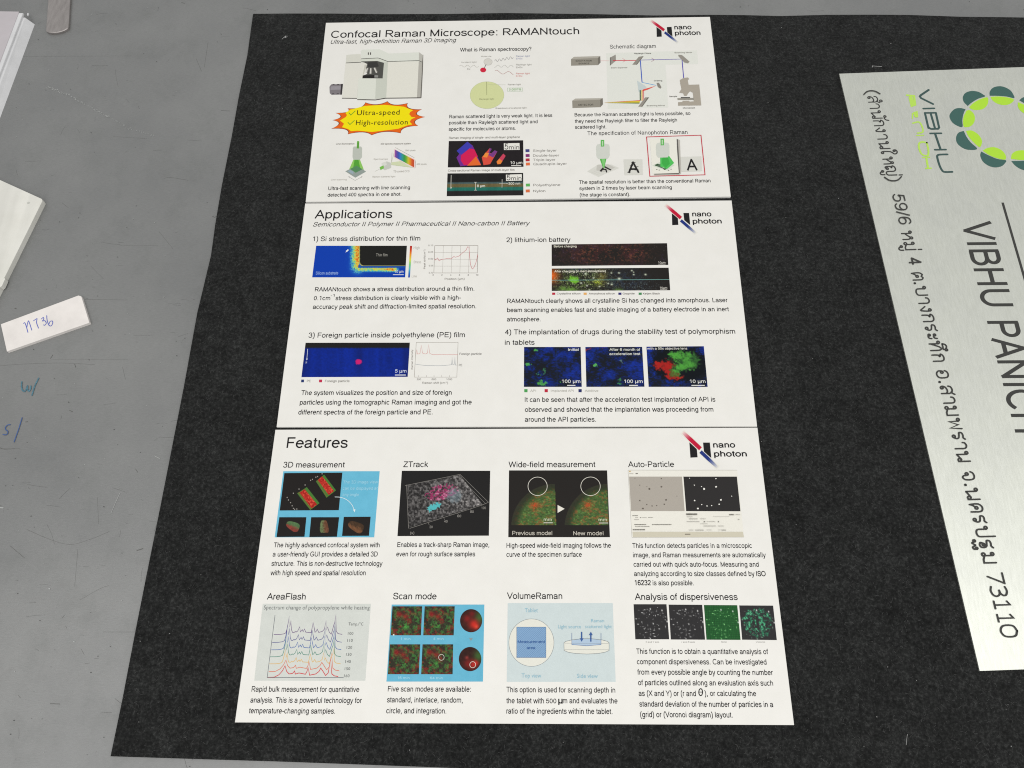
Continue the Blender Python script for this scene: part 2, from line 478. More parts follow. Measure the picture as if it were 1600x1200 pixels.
INK_DENSITY = 0.93      # reflectance of the printed colours
class Print:
    STEP = 4e-6
    def __init__(s, frame, base=3e-5):
        s.f = frame
        s.v, s.fc, s.c = [], [], []
        s.n = 0
        s.k = 0
        s.base = base
    def _add(s, ab, faces, col, lift=None):
        w = s.f.world(ab, s.base + s.k * s.STEP)
        if lift is not None: w[:, 2] += lift
        s.v.append(w)
        s.fc += [tuple(i + s.n for i in f) for f in faces]
        col = np.asarray(col, float)
        if col.ndim == 1: col = np.tile(lin(col), (len(w), 1))
        s.c.append(col * INK_DENSITY)
        s.n += len(w)
    def poly(s, pts, col):
        s.k += 1
        s._add(s.f.loc(pts), [tuple(range(len(pts)))], col)
        return s
    def rect(s, x0, y0, x1, y1, col):
        return s.poly([(x0, y0), (x1, y0), (x1, y1), (x0, y1)], col)
    def ellipse(s, cx, cy, rx, ry, col, n=40):
        return s.poly([(cx + rx * math.cos(2 * math.pi * i / n), cy + ry * math.sin(2 * math.pi * i / n)) for i in range(n)], col)
    def ring(s, cx, cy, rx, ry, w, col, n=40):
        s.k += 1
        a = np.linspace(0, 2 * math.pi, n, endpoint=False)
        o = np.c_[cx + (rx + w / 2) * np.cos(a), cy + (ry + w / 2) * np.sin(a)]
        i = np.c_[cx + (rx - w / 2) * np.cos(a), cy + (ry - w / 2) * np.sin(a)]
        s._add(s.f.loc(np.r_[o, i]), [(j, (j + 1) % n, n + (j + 1) % n, n + j) for j in range(n)], col)
        return s
    def stroke(s, pts, w, col, smooth=0, local=False, cap=False, wl=None):
        """ribbon through pts, w wide in photograph pixels (wl: in metres)"""
        s.k += 1
        p = np.asarray(pts, float) if local else s.f.loc(pts)
        if wl is None:
            q = np.asarray(pts, float).mean(0)
            m = s.f.loc([(q[0], q[1]), (q[0] + 1, q[1])])
            wl = w * np.linalg.norm(m[1] - m[0])
        if smooth: p = catmull(p, smooth)
        ab, fs = ribbon(p, wl, cap)
        s._add(ab, fs, col)
        return s
    def text(s, t, x0, y0, x1, cap, col=INK, font='sans', bold=0.0, res=2, shear=0.0, spacing=1.0):
        s.k += 1
        v, fs = glyphs(t, font, bold, res, shear, spacing)
        a0 = s.f.loc([(x0, y0)])[0]
        up = s.f.loc([(x0, y0 - cap)])[0]
        h = up[1] - a0[1]
        y1 = y0
        for _ in range(3):
            a1 = s.f.loc([(x1, y1)])[0]
            e = s.f.loc([(x1, y1 + 1)])[0][1] - a1[1]
            y1 += (a0[1] - a1[1]) / e
        mn, mx = v[:, 0].min(), v[:, 0].max()
        sx = (a1[0] - a0[0]) / (mx - mn)
        sy = h / CAP[font]
        s._add(np.c_[a0[0] + (v[:, 0] - mn) * sx, a0[1] + v[:, 1] * sy], fs, col, v[:, 2])
        return s
    def vtext(s, t, x, y0, y1, cap, col=INK):
        """lettering that reads upwards, from y0 (low) to y1"""
        s.k += 1
        v, fs = glyphs(t)
        a0, a1 = s.f.loc([(x, y0)])[0], s.f.loc([(x, y1)])[0]
        m = s.f.loc([(x - cap, y0)])[0]
        mn, mx = v[:, 0].min(), v[:, 0].max()
        d = (a1 - a0) / (mx - mn)
        u = (m - a0) / 0.716
        s._add(a0 + (v[:, :1] - mn) * d + v[:, 1:2] * u, fs, col, v[:, 2])
        return s
    def raster(s, quad, fn, step=0.8):
        """a printed picture: a fine sheet whose colours come from fn(u, v, x, y)"""
        s.k += 1
        q = np.asarray(quad, float)
        nx = int(max(np.linalg.norm(q[1] - q[0]), np.linalg.norm(q[2] - q[3])) / step) + 2
        ny = int(max(np.linalg.norm(q[3] - q[0]), np.linalg.norm(q[2] - q[1])) / step) + 2
        u, v = np.meshgrid(np.linspace(0, 1, nx), np.linspace(0, 1, ny))
        H = homog([(0, 0), (1, 0), (1, 1), (0, 1)], q)
        p = happly(H, np.c_[u.ravel(), v.ravel()])
        col = fn(u.ravel(), v.ravel(), p[:, 0], p[:, 1])
        idx = np.arange(nx * ny).reshape(ny, nx)
        f = np.stack([idx[:-1, :-1], idx[1:, :-1], idx[1:, 1:], idx[:-1, 1:]], -1).reshape(-1, 4)
        s._add(s.f.loc(p), [tuple(r) for r in f.tolist()], lin(np.clip(col, 0, 255)))
        return s
    def build(s, name, parent, mat=None):
        v = np.concatenate(s.v)
        # make every face look up
        fs = []
        for f in s.fc:
            p = v[list(f)]
            x, y = p[:, 0], p[:, 1]
            ar = np.dot(x, np.roll(y, -1)) - np.dot(y, np.roll(x, -1))
            fs.append(f if ar > 0 else f[::-1])
        o = mesh_obj(name, v, fs, mat or M_INK, None, np.concatenate(s.c))
        root = parent
        while root.parent: root = root.parent
        o.parent = parent
        if parent is root:
            o.location = [-c for c in root.location]
        return o

def catmull(p, n=4):
    p = np.asarray(p, float)
    q = np.r_[[2 * p[0] - p[1]], p, [2 * p[-1] - p[-2]]]
    out = []
    for i in range(1, len(q) - 2):
        for t in np.linspace(0, 1, n, endpoint=False):
            a, b_, c_, d = q[i - 1:i + 3]
            out.append(0.5 * ((2 * b_) + (c_ - a) * t + (2 * a - 5 * b_ + 4 * c_ - d) * t * t + (3 * b_ - a - 3 * c_ + d) * t ** 3))
    out.append(p[-1])
    return np.array(out)

def ribbon(p, w, cap=False):
    p = np.asarray(p, float)
    keep = [0] + [i for i in range(1, len(p)) if np.linalg.norm(p[i] - p[i - 1]) > 1e-7]
    p = p[keep]
    d = np.diff(p, axis=0)
    d /= np.linalg.norm(d, axis=1)[:, None]
    nrm = np.c_[-d[:, 1], d[:, 0]]
    m = np.r_[nrm[:1], nrm[:-1] + nrm[1:], nrm[-1:]]
    L = np.linalg.norm(m, axis=1)
    L[L < 0.3] = 0.3
    m = m / L[:, None]
    k = np.ones(len(p))
    for i in range(1, len(p) - 1):
        k[i] = 1 / max(0.55, abs(m[i] @ nrm[i]))
    l, r_ = p + m * (w / 2 * k)[:, None], p - m * (w / 2 * k)[:, None]
    n = len(p)
    ab = np.r_[l, r_]
    fs = [(i, n + i, n + i + 1, i + 1) for i in range(n - 1)]
    if cap:
        for e, s_, base in ((0, -1, (0, n)), (n - 1, 1, (n - 1, 2 * n - 1))):
            dd = d[0] if e == 0 else d[-1]
            nn = nrm[0] if e == 0 else nrm[-1]
            a = np.linspace(0, math.pi, 7)[1:-1]
            pts = np.array([p[e] + (nn * math.cos(t) + s_ * dd * math.sin(t)) * w / 2 for t in a])
            st = len(ab)
            ab = np.r_[ab, pts]
            fs.append(tuple([base[0]] + list(range(st, st + len(pts))) + [base[1]]))
    return ab, fs

def vnoise(x, y, scale, seed, octs=3, gain=0.55):
    """value noise, 0..1, scale in cells per unit"""
    rg = np.random.RandomState(seed)
    out = 0; amp = 1; tot = 0
    for o in range(octs):
        g = rg.rand(97, 97)
        fx, fy = x * scale + 13.7 * o, y * scale + 5.3 * o
        ix, iy = np.floor(fx).astype(int), np.floor(fy).astype(int)
        tx, ty = fx - ix, fy - iy
        tx, ty = tx * tx * (3 - 2 * tx), ty * ty * (3 - 2 * ty)
        i0, i1, j0, j1 = ix % 97, (ix + 1) % 97, iy % 97, (iy + 1) % 97
        out = out + amp * ((g[j0, i0] * (1 - tx) + g[j0, i1] * tx) * (1 - ty) + (g[j1, i0] * (1 - tx) + g[j1, i1] * tx) * ty)
        tot += amp; amp *= gain; scale *= 2.03
    return out / tot

def mixr(base, col, a):
    a = np.clip(a, 0, 1)[:, None]
    return base * (1 - a) + np.asarray(col, float) * a
def const(u, col): return np.tile(np.asarray(col, float), (len(u), 1))
def blob(x, y, cx, cy, rx, ry=None, p=2):
    ry = ry or rx
    return np.exp(-(((x - cx) / rx) ** 2 + ((y - cy) / ry) ** 2) ** (p / 2))
def sstep(e0, e1, x):
    t = np.clip((x - e0) / (e1 - e0), 0, 1)
    return t * t * (3 - 2 * t)
def rgbramp(t, stops):
    t = np.asarray(t)
    ps = [s_[0] for s_ in stops]
    cs = np.array([s_[1] for s_ in stops], float)
    return np.stack([np.interp(t, ps, cs[:, k]) for k in range(3)], 1)

# ------------------------------------------------------------------ table and felt
Z_FELT = 0.0022
Z_BOARD = 0.0047
tabletop = slab('tabletop', [(-1.15, -0.75), (1.55, -0.75), (1.55, 1.35), (-1.15, 1.35)], -0.03, 0.0, M_TABLE, 0)
tabletop['kind'] = 'structure'
tabletop['label'] = 'scratched grey painted tabletop under everything'

felt_px = [(396, 23), (450, 22.5), (520, 22.6), (600, 23.5), (700, 23.2), (790, 21.8), (850, 22.5), (930, 23.6), (1020, 25.6), (1110, 24.6),
           (1160, 25), (1220, 26.5), (1290, 24.6), (1360, 24.4), (1420, 24.8), (1500, 27.6), (1560, 28.2), (1600, 28.8), (1800, 33)]
r0 = at(felt_px, 0.001)
left_px = [(174, 1181.5), (192, 1095), (212, 990), (233, 884), (252, 790), (269.6, 700), (288, 606), (309, 490), (330.5, 400), (337, 352), (347.5, 290), (363, 213), (374, 151), (387, 88)]
l0 = at(left_px, 0.001)
bot = at([(1000, 1211), (700, 1199.5), (500, 1192), (430, 1189.5), (330, 1186.5)], 0.001)
dr = bot[1] - bot[3]; dr /= np.linalg.norm(dr)
far = bot[0] + dr * 0.62
outline = [tuple(p) for p in l0] + [tuple(p) for p in r0] + [tuple(far)] + [tuple(p) for p in bot]
outline = outline[::-1]
felt = slab('felt_mat', outline, 0.00002, Z_FELT, M_FELT, 0.0)
tag(felt, 'large black felt mat with fuzzy surface lying on the grey tabletop', 'mat')

rnd = random.Random(7)
V, Fc = [], []
def in_poly(x, y, poly):
    c_ = False
    j = len(poly) - 1
    for i in range(len(poly)):
        xi, yi = poly[i]; xj, yj = poly[j]
        if (yi > y) != (yj > y) and x < (xj - xi) * (y - yi) / (yj - yi) + xi: c_ = not c_
        j = i
    return c_
xs = [p[0] for p in outline]; ys = [p[1] for p in outline]
cnt = 0
vx0, vx1, vy0, vy1 = min(xs), 0.62, min(ys), max(ys)
while cnt < 34000:
    x, y = rnd.uniform(vx0, vx1), rnd.uniform(vy0, vy1)
    if not in_poly(x, y, outline): continue
    cnt += 1
    L = rnd.uniform(0.0008, 0.0028); a = rnd.uniform(0, 6.283); bend = rnd.uniform(-1.2, 1.2)
    w = rnd.uniform(0.00006, 0.00017); z = Z_FELT + rnd.uniform(0.00003, 0.00022)
    base = len(V)
    for k in range(4):
        ca, sa = math.cos(a), math.sin(a)
        zz = z + math.sin(k / 3 * math.pi) * 0.0002
        V += [(x - sa * w / 2, y + ca * w / 2, zz), (x + sa * w / 2, y - ca * w / 2, zz)]
        x += ca * L / 3; y += sa * L / 3; a += bend / 3
    Fc += [(base + 2 * k, base + 2 * k + 1, base + 2 * k + 3, base + 2 * k + 2) for k in range(3)]
fz = mesh_obj('felt_fuzz', V, Fc, M_FIBRE, felt)
fz['kind'] = 'stuff'

def lint_mesh(pts, w, z):
    p = catmull(at(pts, z), 4)
    ab, fs = ribbon(p, w)
    return [(x, y, z) for x, y in ab], fs
# lint and crumbs on the felt
specks_felt = [(219, 1002), (217, 1128), (314, 898), (1387, 1042), (1432, 1063), (1422, 1092), (1575, 1101), (1572, 1108), (1221, 43), (1392, 68),
               (1445, 84.5), (1370, 1120), (519, 133), (441, 170), (436, 134), (412, 197), (1244, 820), (1270, 560), (1228, 340), (1300, 900), (300, 760),
               (265, 990), (1200, 160), (1350, 1166), (1580, 1166), (1310, 310), (1190, 690), (880, 1160), (640, 1172)]
V, Fc = [], []
for i, (px, py) in enumerate(specks_felt):
    c0 = at([(px, py)], Z_FELT)[0]
    r_ = rnd.uniform(0.00018, 0.00038)
    n = 6; base = len(V)
    for k in range(n):
        a = 6.283 * k / n
        V.append((c0[0] + r_ * math.cos(a) * rnd.uniform(.7, 1.3), c0[1] + r_ * math.sin(a) * rnd.uniform(.7, 1.3), Z_FELT))
    V.append((c0[0], c0[1], Z_FELT + r_ * 1.2))
    Fc += [(base + k, base + (k + 1) % n, base + n) for k in range(n)]
o = mesh_obj('lint_crumbs', V, Fc, M_LINT)
o['kind'] = 'stuff'
o['label'] = 'tiny white crumbs of lint scattered over the black felt'
for pts, w, nm, lb in (
        ([(1363.5, 105), (1363, 103), (1366, 103.2), (1378, 104)], 0.0004, 'thread', 'short white thread on the felt just above the metal sign'),
        ([(441, 61), (444, 58), (447, 56), (445, 59), (449, 57)], 0.0004, 'thread', 'tiny crumpled pale thread on the felt left of the topmost board'),
        ([(1418, 1147), (1417, 1153), (1416, 1164)], 0.00018, 'thread', 'thin upright pale thread on the felt below the metal sign'),
        ([(399, 806), (405, 816), (408, 824)], 0.00012, 'thread', 'faint curved hair beside the left edge of the lowest board')):
    v, f = lint_mesh(pts, w, Z_FELT + 0.00045)
    tag(mesh_obj(nm, v, f, M_FIBRE if 'faint' in lb else M_LINT), lb, 'thread')

# ------------------------------------------------------------------ marks on the table
def table_strokes(items, mat, name, z=0.00003):
    V, Fc = [], []
    for i, (pts, w) in enumerate(items):
        p = at(pts, 0)
        if len(p) > 2: p = catmull(p, 4)
        ab, fs = ribbon(p, w)
        b0 = len(V)
        V += [(x, y, z + i * 1e-6) for x, y in ab]
        Fc += [tuple(k + b0 for k in f) for f in fs]
    o = mesh_obj(name, V, [f[::-1] for f in Fc], mat)
    o.parent = tabletop
    o['kind'] = 'stuff'
    return o
zz = zoom(0, 700, 2.4)
T = 0.00022
scr = [(zz((100, 305), (180, 340), (262, 362), (340, 342), (410, 313)), T), (zz((38, 367), (92, 412)), T * 1.4), (zz((188, 959), (225, 960)), 0.0005),
       (zz((292, 380), (286, 450), (280, 520)), T * .8), (zz((385, 690), (505, 690)), T), (zz((305, 755), (316, 775)), T),
       (zz((512, 385), (537, 377)), 0.0007), (zz((508, 78), (517, 92)), 0.0004), (zz((0, 3), (75, 3)), T),
       (zz((425, 150), (470, 165)), T * .8), (zz((365, 185), (370, 285)), T * .7), (zz((300, 570), (370, 530), (410, 515)), T * .7)]
zz = zoom(0, 0, 3)
scr += [(zz((770, 836), (800, 832), (882, 845)), T * 1.3), (zz((975, 200), (958, 315)), T), (zz((920, 275), (945, 335)), T * 1.3), (zz((1035, 518), (1078, 520)), 0.0004),
        (zz((850, 12), (868, 16)), 0.0006), (zz((1003, 1020), (1017, 1013)), 0.0007), (zz((60, 265), (620, 262)), T * .5), (zz((530, 640), (690, 650)), T * .7),
        (zz((745, 1085), (812, 1168)), T * .8), (zz((290, 950), (322, 975)), T), (zz((560, 1150), (740, 1150)), T * .5)]
zz = zoom(0, 440, 4.285)
scr += [(zz((570, 120), (857, 123)), T), (zz((0, 563), (200, 550), (420, 545), (635, 556)), T * .8), (zz((340, 520), (857, 520)), T * .6),
        (zz((338, 515), (355, 490)), 0.0006), (zz((465, 862), (488, 872)), 0.0006), (zz((820, 570), (840, 655)), T * .8), (zz((0, 1112), (30, 1122), (100, 1118)), 0.0004),
        (zz((170, 940), (186, 938)), 0.0007), (zz((98, 178), (110, 182)), 0.0009), (zz((500, 552), (508, 575)), 0.0006)]
rs = random.Random(21)
for i in range(130):
    px, py = rs.uniform(0, 1600), rs.uniform(0, 1200)
    if px > 380 and py > 22: px = rs.uniform(0, 300)
    if px > 390: py = rs.uniform(0, 18)
    a = rs.choice([rs.uniform(-.15, .15), rs.uniform(0, 3.14)]); L = rs.uniform(2, 9) if rs.random() < .7 else rs.uniform(9, 34)
    m = (px + math.cos(a) * L * .5 + rs.uniform(-1, 1), py + math.sin(a) * L * .5 + rs.uniform(-1, 1))
    scr.append(([(px, py), m, (px + math.cos(a) * L, py + math.sin(a) * L)], rs.uniform(0.00006, 0.00015)))
table_strokes(scr, M_SCRATCH, 'scratches')
zz = zoom(0, 0, 3)
pale = []
trail = [(215, 408), (245, 418), (268, 425), (300, 440), (325, 445), (372, 478), (420, 500), (450, 520), (490, 540), (520, 552), (556, 574), (600, 600), (640, 612), (686, 624), (722, 638)]
for i in range(len(trail) - 1):
    (x0, y0), (x1, y1) = trail[i], trail[i + 1]
    for k in range(9):
        t, j = rs.random(), rs.uniform(-5, 5)
        x, y = x0 + (x1 - x0) * t, y0 + (y1 - y0) * t + j
        L = rs.uniform(2, 10) * (1 if i < 9 else .5)
        pale.append((zz((x, y), (x + L * .5, y + rs.uniform(-2, 3)), (x + L, y + rs.uniform(-2, 5))), rs.uniform(0.0001, 0.00038 if i < 9 else 0.0002)))
zz2 = zoom(0, 700, 2.4)
pale += [(zz2((417, 245), (432, 210), (450, 170)), 0.0003), (zz2((0, 224), (14, 225)), 0.0008), (zz2((183, 527), (189, 529)), 0.0008), (zz2((580, 30), (600, 40)), 0.0004),
         (zz2((275, 726), (281, 727)), 0.0006)]
for i in range(55):
    px, py = rs.uniform(0, 330), rs.uniform(0, 1200)
    pale.append(([(px, py), (px + rs.uniform(.6, 1.6), py + rs.uniform(-.8, .8))], rs.uniform(0.0002, 0.0005)))
table_strokes(pale, M_SCUFF, 'scuffs', 0.00024)
drt = []
for i in range(110):
    px, py = rs.uniform(0, 380), rs.uniform(0, 1200)
    if rs.random() < .12: px, py = rs.uniform(380, 1600), rs.uniform(0, 18)
    drt.append(([(px, py), (px + rs.uniform(.5, 1.8), py + rs.uniform(-1, 1))], rs.uniform(0.0002, 0.0006)))
table_strokes(drt, M_SPECK, 'dirt_specks', 0.00036)

def pen(name, strokes, w, mat, z, parent, lvl=3e-5):
    V, Fc = [], []
    for i, pts in enumerate(strokes):
        p = at(pts, z)
        if len(p) > 2: p = catmull(p, 5)
        ab, fs = ribbon(p, w, True)
        b0 = len(V)
        V += [(x, y, z + lvl + i * 6e-6 + k * 2e-7) for k, (x, y) in enumerate(ab)]
        Fc += [tuple(k + b0 for k in f) for f in fs]
    o = mesh_obj(name, V, [f[::-1] for f in Fc], mat)
    o.parent = parent
    o.location = [-c_ for c_ in parent.location]
    return o
zz = zoom(0, 440, 4.285)
o = pen('marker_writing', [zz((148, 672), (146, 700), (152, 728), (168, 735), (180, 715), (185, 700), (186, 722), (196, 735), (206, 720), (208, 700)), zz((260, 648), (235, 700), (216, 762))],
        0.0011, M_PENTEAL, 0.0, tabletop, 0.0005)
o['label'] = 'teal marker writing'
o = pen('marker_writing', [zz((70, 958), (52, 962), (38, 978), (40, 992), (54, 1004), (52, 1020), (38, 1027), (22, 1024)), zz((150, 912), (128, 985), (96, 1075))],
        0.00075, M_PENNAVY, 0.0, tabletop, 0.0005)
o['label'] = 'dark blue marker writing'

# ------------------------------------------------------------------ things on the left of the table
# small white tag with a number in pen
ZT = 0.0033
tag_px = [(1, 506.5), (122.5, 461.5), (127, 463), (139.5, 503.5), (138.5, 504.5), (10.5, 549)]
tp = at(tag_px, ZT)
o = slab('number_tag', [tuple(p) for p in tp][::-1], 0.00002, ZT, M_TAG, 0.0003)
o.name = 'number_tag'
tag(o, 'small white plastic tag with the number 11736 handwritten in blue pen', 'tag')
zz = zoom(0, 440, 4.285)
pen('pen_writing', [zz((158, 280), (166, 276), (176, 300), (187, 340)), zz((180, 305), (187, 270), (194, 268), (213, 325)), zz((225, 262), (243, 250), (248, 250), (245, 275), (258, 312)),
                    zz((277, 250), (290, 240), (293, 252), (284, 264), (300, 262), (310, 278), (300, 292), (292, 290)),
                    zz((313, 228), (316, 260), (328, 292), (343, 296), (353, 278), (350, 264), (335, 268), (328, 284))], 0.00075, M_PENBLUE, ZT, o)

# cream ribbed board running out of the picture on the left
ZW = 0.0055
pc = at([(67.3, 311.5), (0, 281), (0, 447.5)], ZW)
e1 = pc[1] - pc[0]; e1 /= np.linalg.norm(e1)
e2 = pc[2] - pc[0]; e2 /= np.linalg.norm(e2)
cs = pc[0] + e1 * 0.0015
poly = [pc[0] + e1 * 0.0016, pc[0] + e2 * 0.0016, pc[0] + e2 * 0.20, pc[0] + e2 * 0.20 + e1 * 0.24, pc[0] + e1 * 0.24]
o = slab('plastic_board', [tuple(p) for p in poly], 0.00002, ZW, M_PLATE, 0.0004)
tag(o, 'cream white board with faint ribs at the left edge, above the number tag', 'board')
ch = at([(0, 446), (6.5, 433.5), (8.0, 436), (3.0, 447), (0, 449)], ZW + 0.0002)
bpl = mesh_obj('tape_piece', [(x, y, ZW + 0.0003) for x, y in ch] + [(x, y, 0.001) for x, y in ch], [tuple(range(5))] + [(i, (i + 1) % 5, 5 + (i + 1) % 5, 5 + i) for i in range(5)], M_PLATE, o)
ds = at([(44.5, 317)], ZW)[0]
mesh_obj('worn_dot', [(ds[0] + 0.0014 * math.cos(a) , ds[1] + 0.0012 * math.sin(a), ZW + 4e-5) for a in np.linspace(0, 6.283, 14, endpoint=False)], [tuple(range(14))], plain('grey_smudge', (0.50, 0.50, 0.46)), o)

# white box, top left corner
ZB1, ZB2 = 0.0085, 0.0110
root = empty('carton', tuple(at([(20, 60)], 0)[0]) + (0,))
tag(root, 'shallow white box with pinkish film top in the far left corner', 'box')
bt = at([(39, 26.5), (52.5, 36), (0, 177)], 0)
a_ = at([(38.5, 26.5), (0, 128)], ZB1)
d2 = a_[1] - a_[0]; d2 /= np.linalg.norm(d2)
d1 = at([(0, 17)], ZB2)[0] - at([(33, 17.5)], ZB2)[0]; d1 /= np.linalg.norm(d1)
b0 = at([(53.5, 37)], 0.001)[0]
tc_ = at([(40, 27)], ZB1)[0]
lowp = [b0, b0 + d2 * 0.24, b0 + d2 * 0.24 + d1 * 0.22, b0 + d1 * 0.22]
topp = [tc_ + d1 * 0.001, tc_ + d2 * 0.24, tc_ + d2 * 0.24 + d1 * 0.22, tc_ + d1 * 0.22]
under(slab('box_tray', [tuple(p) for p in topp][::-1], 0.00002, ZB1, M_BOX, 0.0006, top_scale=[tuple(p) for p in lowp][::-1]), root)
t2 = at([(35.5, 20)], ZB2)[0]
q = [t2 - d1 * 0.0003, t2 + d2 * 0.235, t2 + d2 * 0.235 + d1 * 0.21, t2 + d1 * 0.21]
under(slab('box_lid', [tuple(p) for p in q][::-1], ZB1, ZB2, M_BOX, 0.0008), root)
t3 = at([(31, 18)], ZB2 + 0.0006)[0]
q = [t3 + d1 * 0.001, t3 + d2 * 0.23, t3 + d2 * 0.23 + d1 * 0.20, t3 + d1 * 0.20]
under(slab('film_sheet', [tuple(p) for p in q][::-1], ZB2, ZB2 + 0.0006, M_FILM, 0.0002), root)
lp = at([(43.5, 22.3)], 0.004)[0]
bm = bmesh.new()
bmesh.ops.create_uvsphere(bm, u_segments=10, v_segments=6, radius=0.0013)
for v in bm.verts:
    v.co.x *= 0.8; v.co.y *= 1.6; v.co += __import__('mathutils').Vector((lp[0], lp[1], 0.0035))
me = bpy.data.meshes.new('plastic_scrap'); bm.to_mesh(me); bm.free(); me.materials.append(M_BOX)
tag(link(bpy.data.objects.new('plastic_scrap', me)), 'tiny white scrap behind the corner of the white box', 'scrap')

# rounded metal bar reaching in from the top
ZM = 0.003
pl, pr = at([(76.3, 0), (71.3, 47)], ZM), at([(108, 0), (106.8, 41)], ZM)
wid = np.linalg.norm(pr[1] - pl[1])
ax = (pl[0] - pl[1] + pr[0] - pr[1]); ax /= np.linalg.norm(ax)
sd = np.array([ax[1], -ax[0]])
mid = (pl[1] + pr[1]) / 2
hw = wid / 2
pts = [mid + ax * 0.3 - sd * hw]
pts.append(mid - sd * hw)
for a in np.linspace(math.pi, 2 * math.pi, 17)[1:-1]:
    pts.append(mid + sd * hw * math.cos(a) + ax * hw * 0.50 * math.sin(a))
pts += [mid + sd * hw, mid + ax * 0.3 + sd * hw]
o = slab('metal_bar', [tuple(p) for p in pts], 0.00002, ZM, M_BAR, 0.0011, segs=3)
tag(o, 'flat brownish metal bar with rounded end beside the white box', 'metal bar')

# ------------------------------------------------------------------ printed boards
POSTERS = [
    [(509.2, 35.5), (1109.3, 26.2), (1142, 307), (477.5, 315.2)],
    [(476.8, 317.8), (1143.2, 313.1), (1183.1, 666.3), (432, 667)],
    [(430.2, 671.3), (1183.6, 668.1), (1241, 1133), (366.9, 1128.8)]]
def make_board(corners, label):
    fr = Frame(corners, (0.4, 0.2235), Z_BOARD)
    c0 = fr.corners.mean(0)
    root = empty('information_board', (c0[0], c0[1], Z_FELT))
    tag(root, label, 'board', 'printed boards in a column on the black felt')
    p = slab('panel', [tuple(q) for q in fr.corners][::-1], Z_FELT + 0.00002, Z_BOARD, M_PAPER, 0.00025, M_CORE)
    under(p, root)
    return fr, root
F1, B1 = make_board(POSTERS[0], 'topmost white printed board, about a Raman microscope, with a yellow star burst')
F2, B2 = make_board(POSTERS[1], 'middle white printed board titled Applications, between the other two boards')
F3, B3 = make_board(POSTERS[2], 'lowest white printed board titled Features, with blue backed pictures')

def line(fr, root, name, items, base=3e-5, **kw):
    p = Print(fr, base)
    for it in items: p.text(*it, **kw)
    return p.build(name, root)

def logo(fr, root, zf, left, right, red, blue, nano, photon):
    p = Print(fr)
    K = (33, 32, 34)
    p.poly(zf(*left), K); p.poly(zf(*right), K)
    def band(a, b_, w, c0, fade_start):
        A, B = np.array(zf(a)[0]), np.array(zf(b_)[0])
        n = 14
        d = B - A; nn = np.array([-d[1], d[0]]); nn /= np.linalg.norm(nn)
        paper = np.array([232, 229, 219.])
        p.k += 1
        pts, col = [], []
        for i in range(n + 1):
            t = i / n
            al = min(1, t / 0.45) if fade_start else min(1, (1 - t) / 0.55)
            ww = w * (0.72 + 0.28 * al)
            pts += [A + d * t + nn * ww / 2 * np.array([1, 1]), A + d * t - nn * ww / 2]
            col += [paper * (1 - al) + np.array(c0) * al] * 2
        p._add(fr.loc(np.array(pts)), [(2 * i, 2 * i + 1, 2 * i + 3, 2 * i + 2) for i in range(n)], lin(np.array(col)))
    sw = np.linalg.norm(np.array(zf(left[1])[0]) - np.array(zf(left[0])[0]))
    for (a_, b_), w_ in ((red, .62), (blue, .54)):
        p.stroke(list(zf(a_)) + list(zf(b_)), sw * w_, (229, 226, 215))
    band(red[0], red[1], sw * 0.44, (192, 26, 58), True)
    band(blue[0], blue[1], sw * 0.38, (36, 54, 124), False)
    p.text('nano', *zf(nano[0])[0], zf((nano[1], 0))[0][0], nano[2], K, bold=0.018, res=4)
    p.text('photon', *zf(photon[0])[0], zf((photon[1], 0))[0][0], photon[2], K, bold=0.018, res=4)
    return p.build('logo', root)

zB = zoom(800, 10, 4.444)
logo(F1, B1, zB, [(1003, 142), (1038, 168), (1040, 210), (1005, 212)], [(1075, 144), (1108, 142), (1115, 212), (1079, 184)], [(962, 96), (1057, 166)], [(1060, 180), (1152, 252)],
     ((1128, 160), 1248, 7.0), ((1132, 200), 1310, 7.0))
z6 = zoom(770, 300, 3.721)
logo(F2, B2, z6, [(1041, 124), (1076, 152), (1079, 191), (1043, 193)], [(1108, 122), (1141, 122), (1148, 193), (1113, 164)], [(1003, 74), (1094, 152)], [(1093, 165), (1182, 242)],
     ((1160, 142), 1272, 7.8), ((1163, 184), 1332, 7.8))
z3b = zoom(770, 660, 3.556)
logo(F3, B3, z3b, [(1092, 111), (1133, 143), (1138, 194), (1098, 196)], [(1168, 112), (1206, 112), (1214, 198), (1173, 164)], [(1053, 52), (1154, 147)], [(1154, 162), (1252, 254)],
     ((1225, 140), 1348, 9.0), ((1230, 190), 1413, 9.0))

# ======================= board 1
line(F1, B1, 'title_text', [('Confocal Raman Microscope: RAMANtouch', 516.8, 59.2, 905.1, 10.8)], res=5, bold=0.004)
line(F1, B1, 'subtitle_text', [('Ultra-fast, high-definition Raman 3D imaging', 516.6, 68.6, 713, 6.4)], shear=0.28, res=3)
line(F1, B1, 'heading_text', [('What is Raman spectroscopy?', 718.6, 80.6, 830.4, 5.6)], bold=0.010)
line(F1, B1, 'heading_text', [('Schematic diagram', 953, 76, 1025, 6.0)])
line(F1, B1, 'heading_text', [('The specification of Nanophoton Raman', 917.9, 211.4, 1074.5, 6.2)])
line(F1, B1, 'paragraph_text', [('Raman scattered light is very weak light. It is less', 702, 184.9, 863, 5.3), ('possible than Rayleigh scattered light and', 701.5, 194.4, 840, 5.3),
                                ('specific for molecules or atoms.', 701, 204.4, 805.8, 5.3)], bold=0.010)
line(F1, B1, 'paragraph_text', [('Because the Raman scattered light is less possible, so', 897.9, 182.0, 1079, 5.3), ('they need the Rayleigh filter to filter the Rayleigh', 898.3, 192, 1058, 5.3),
                                ('scattered light.', 898.4, 201.3, 947.4, 5.3)], bold=0.010)
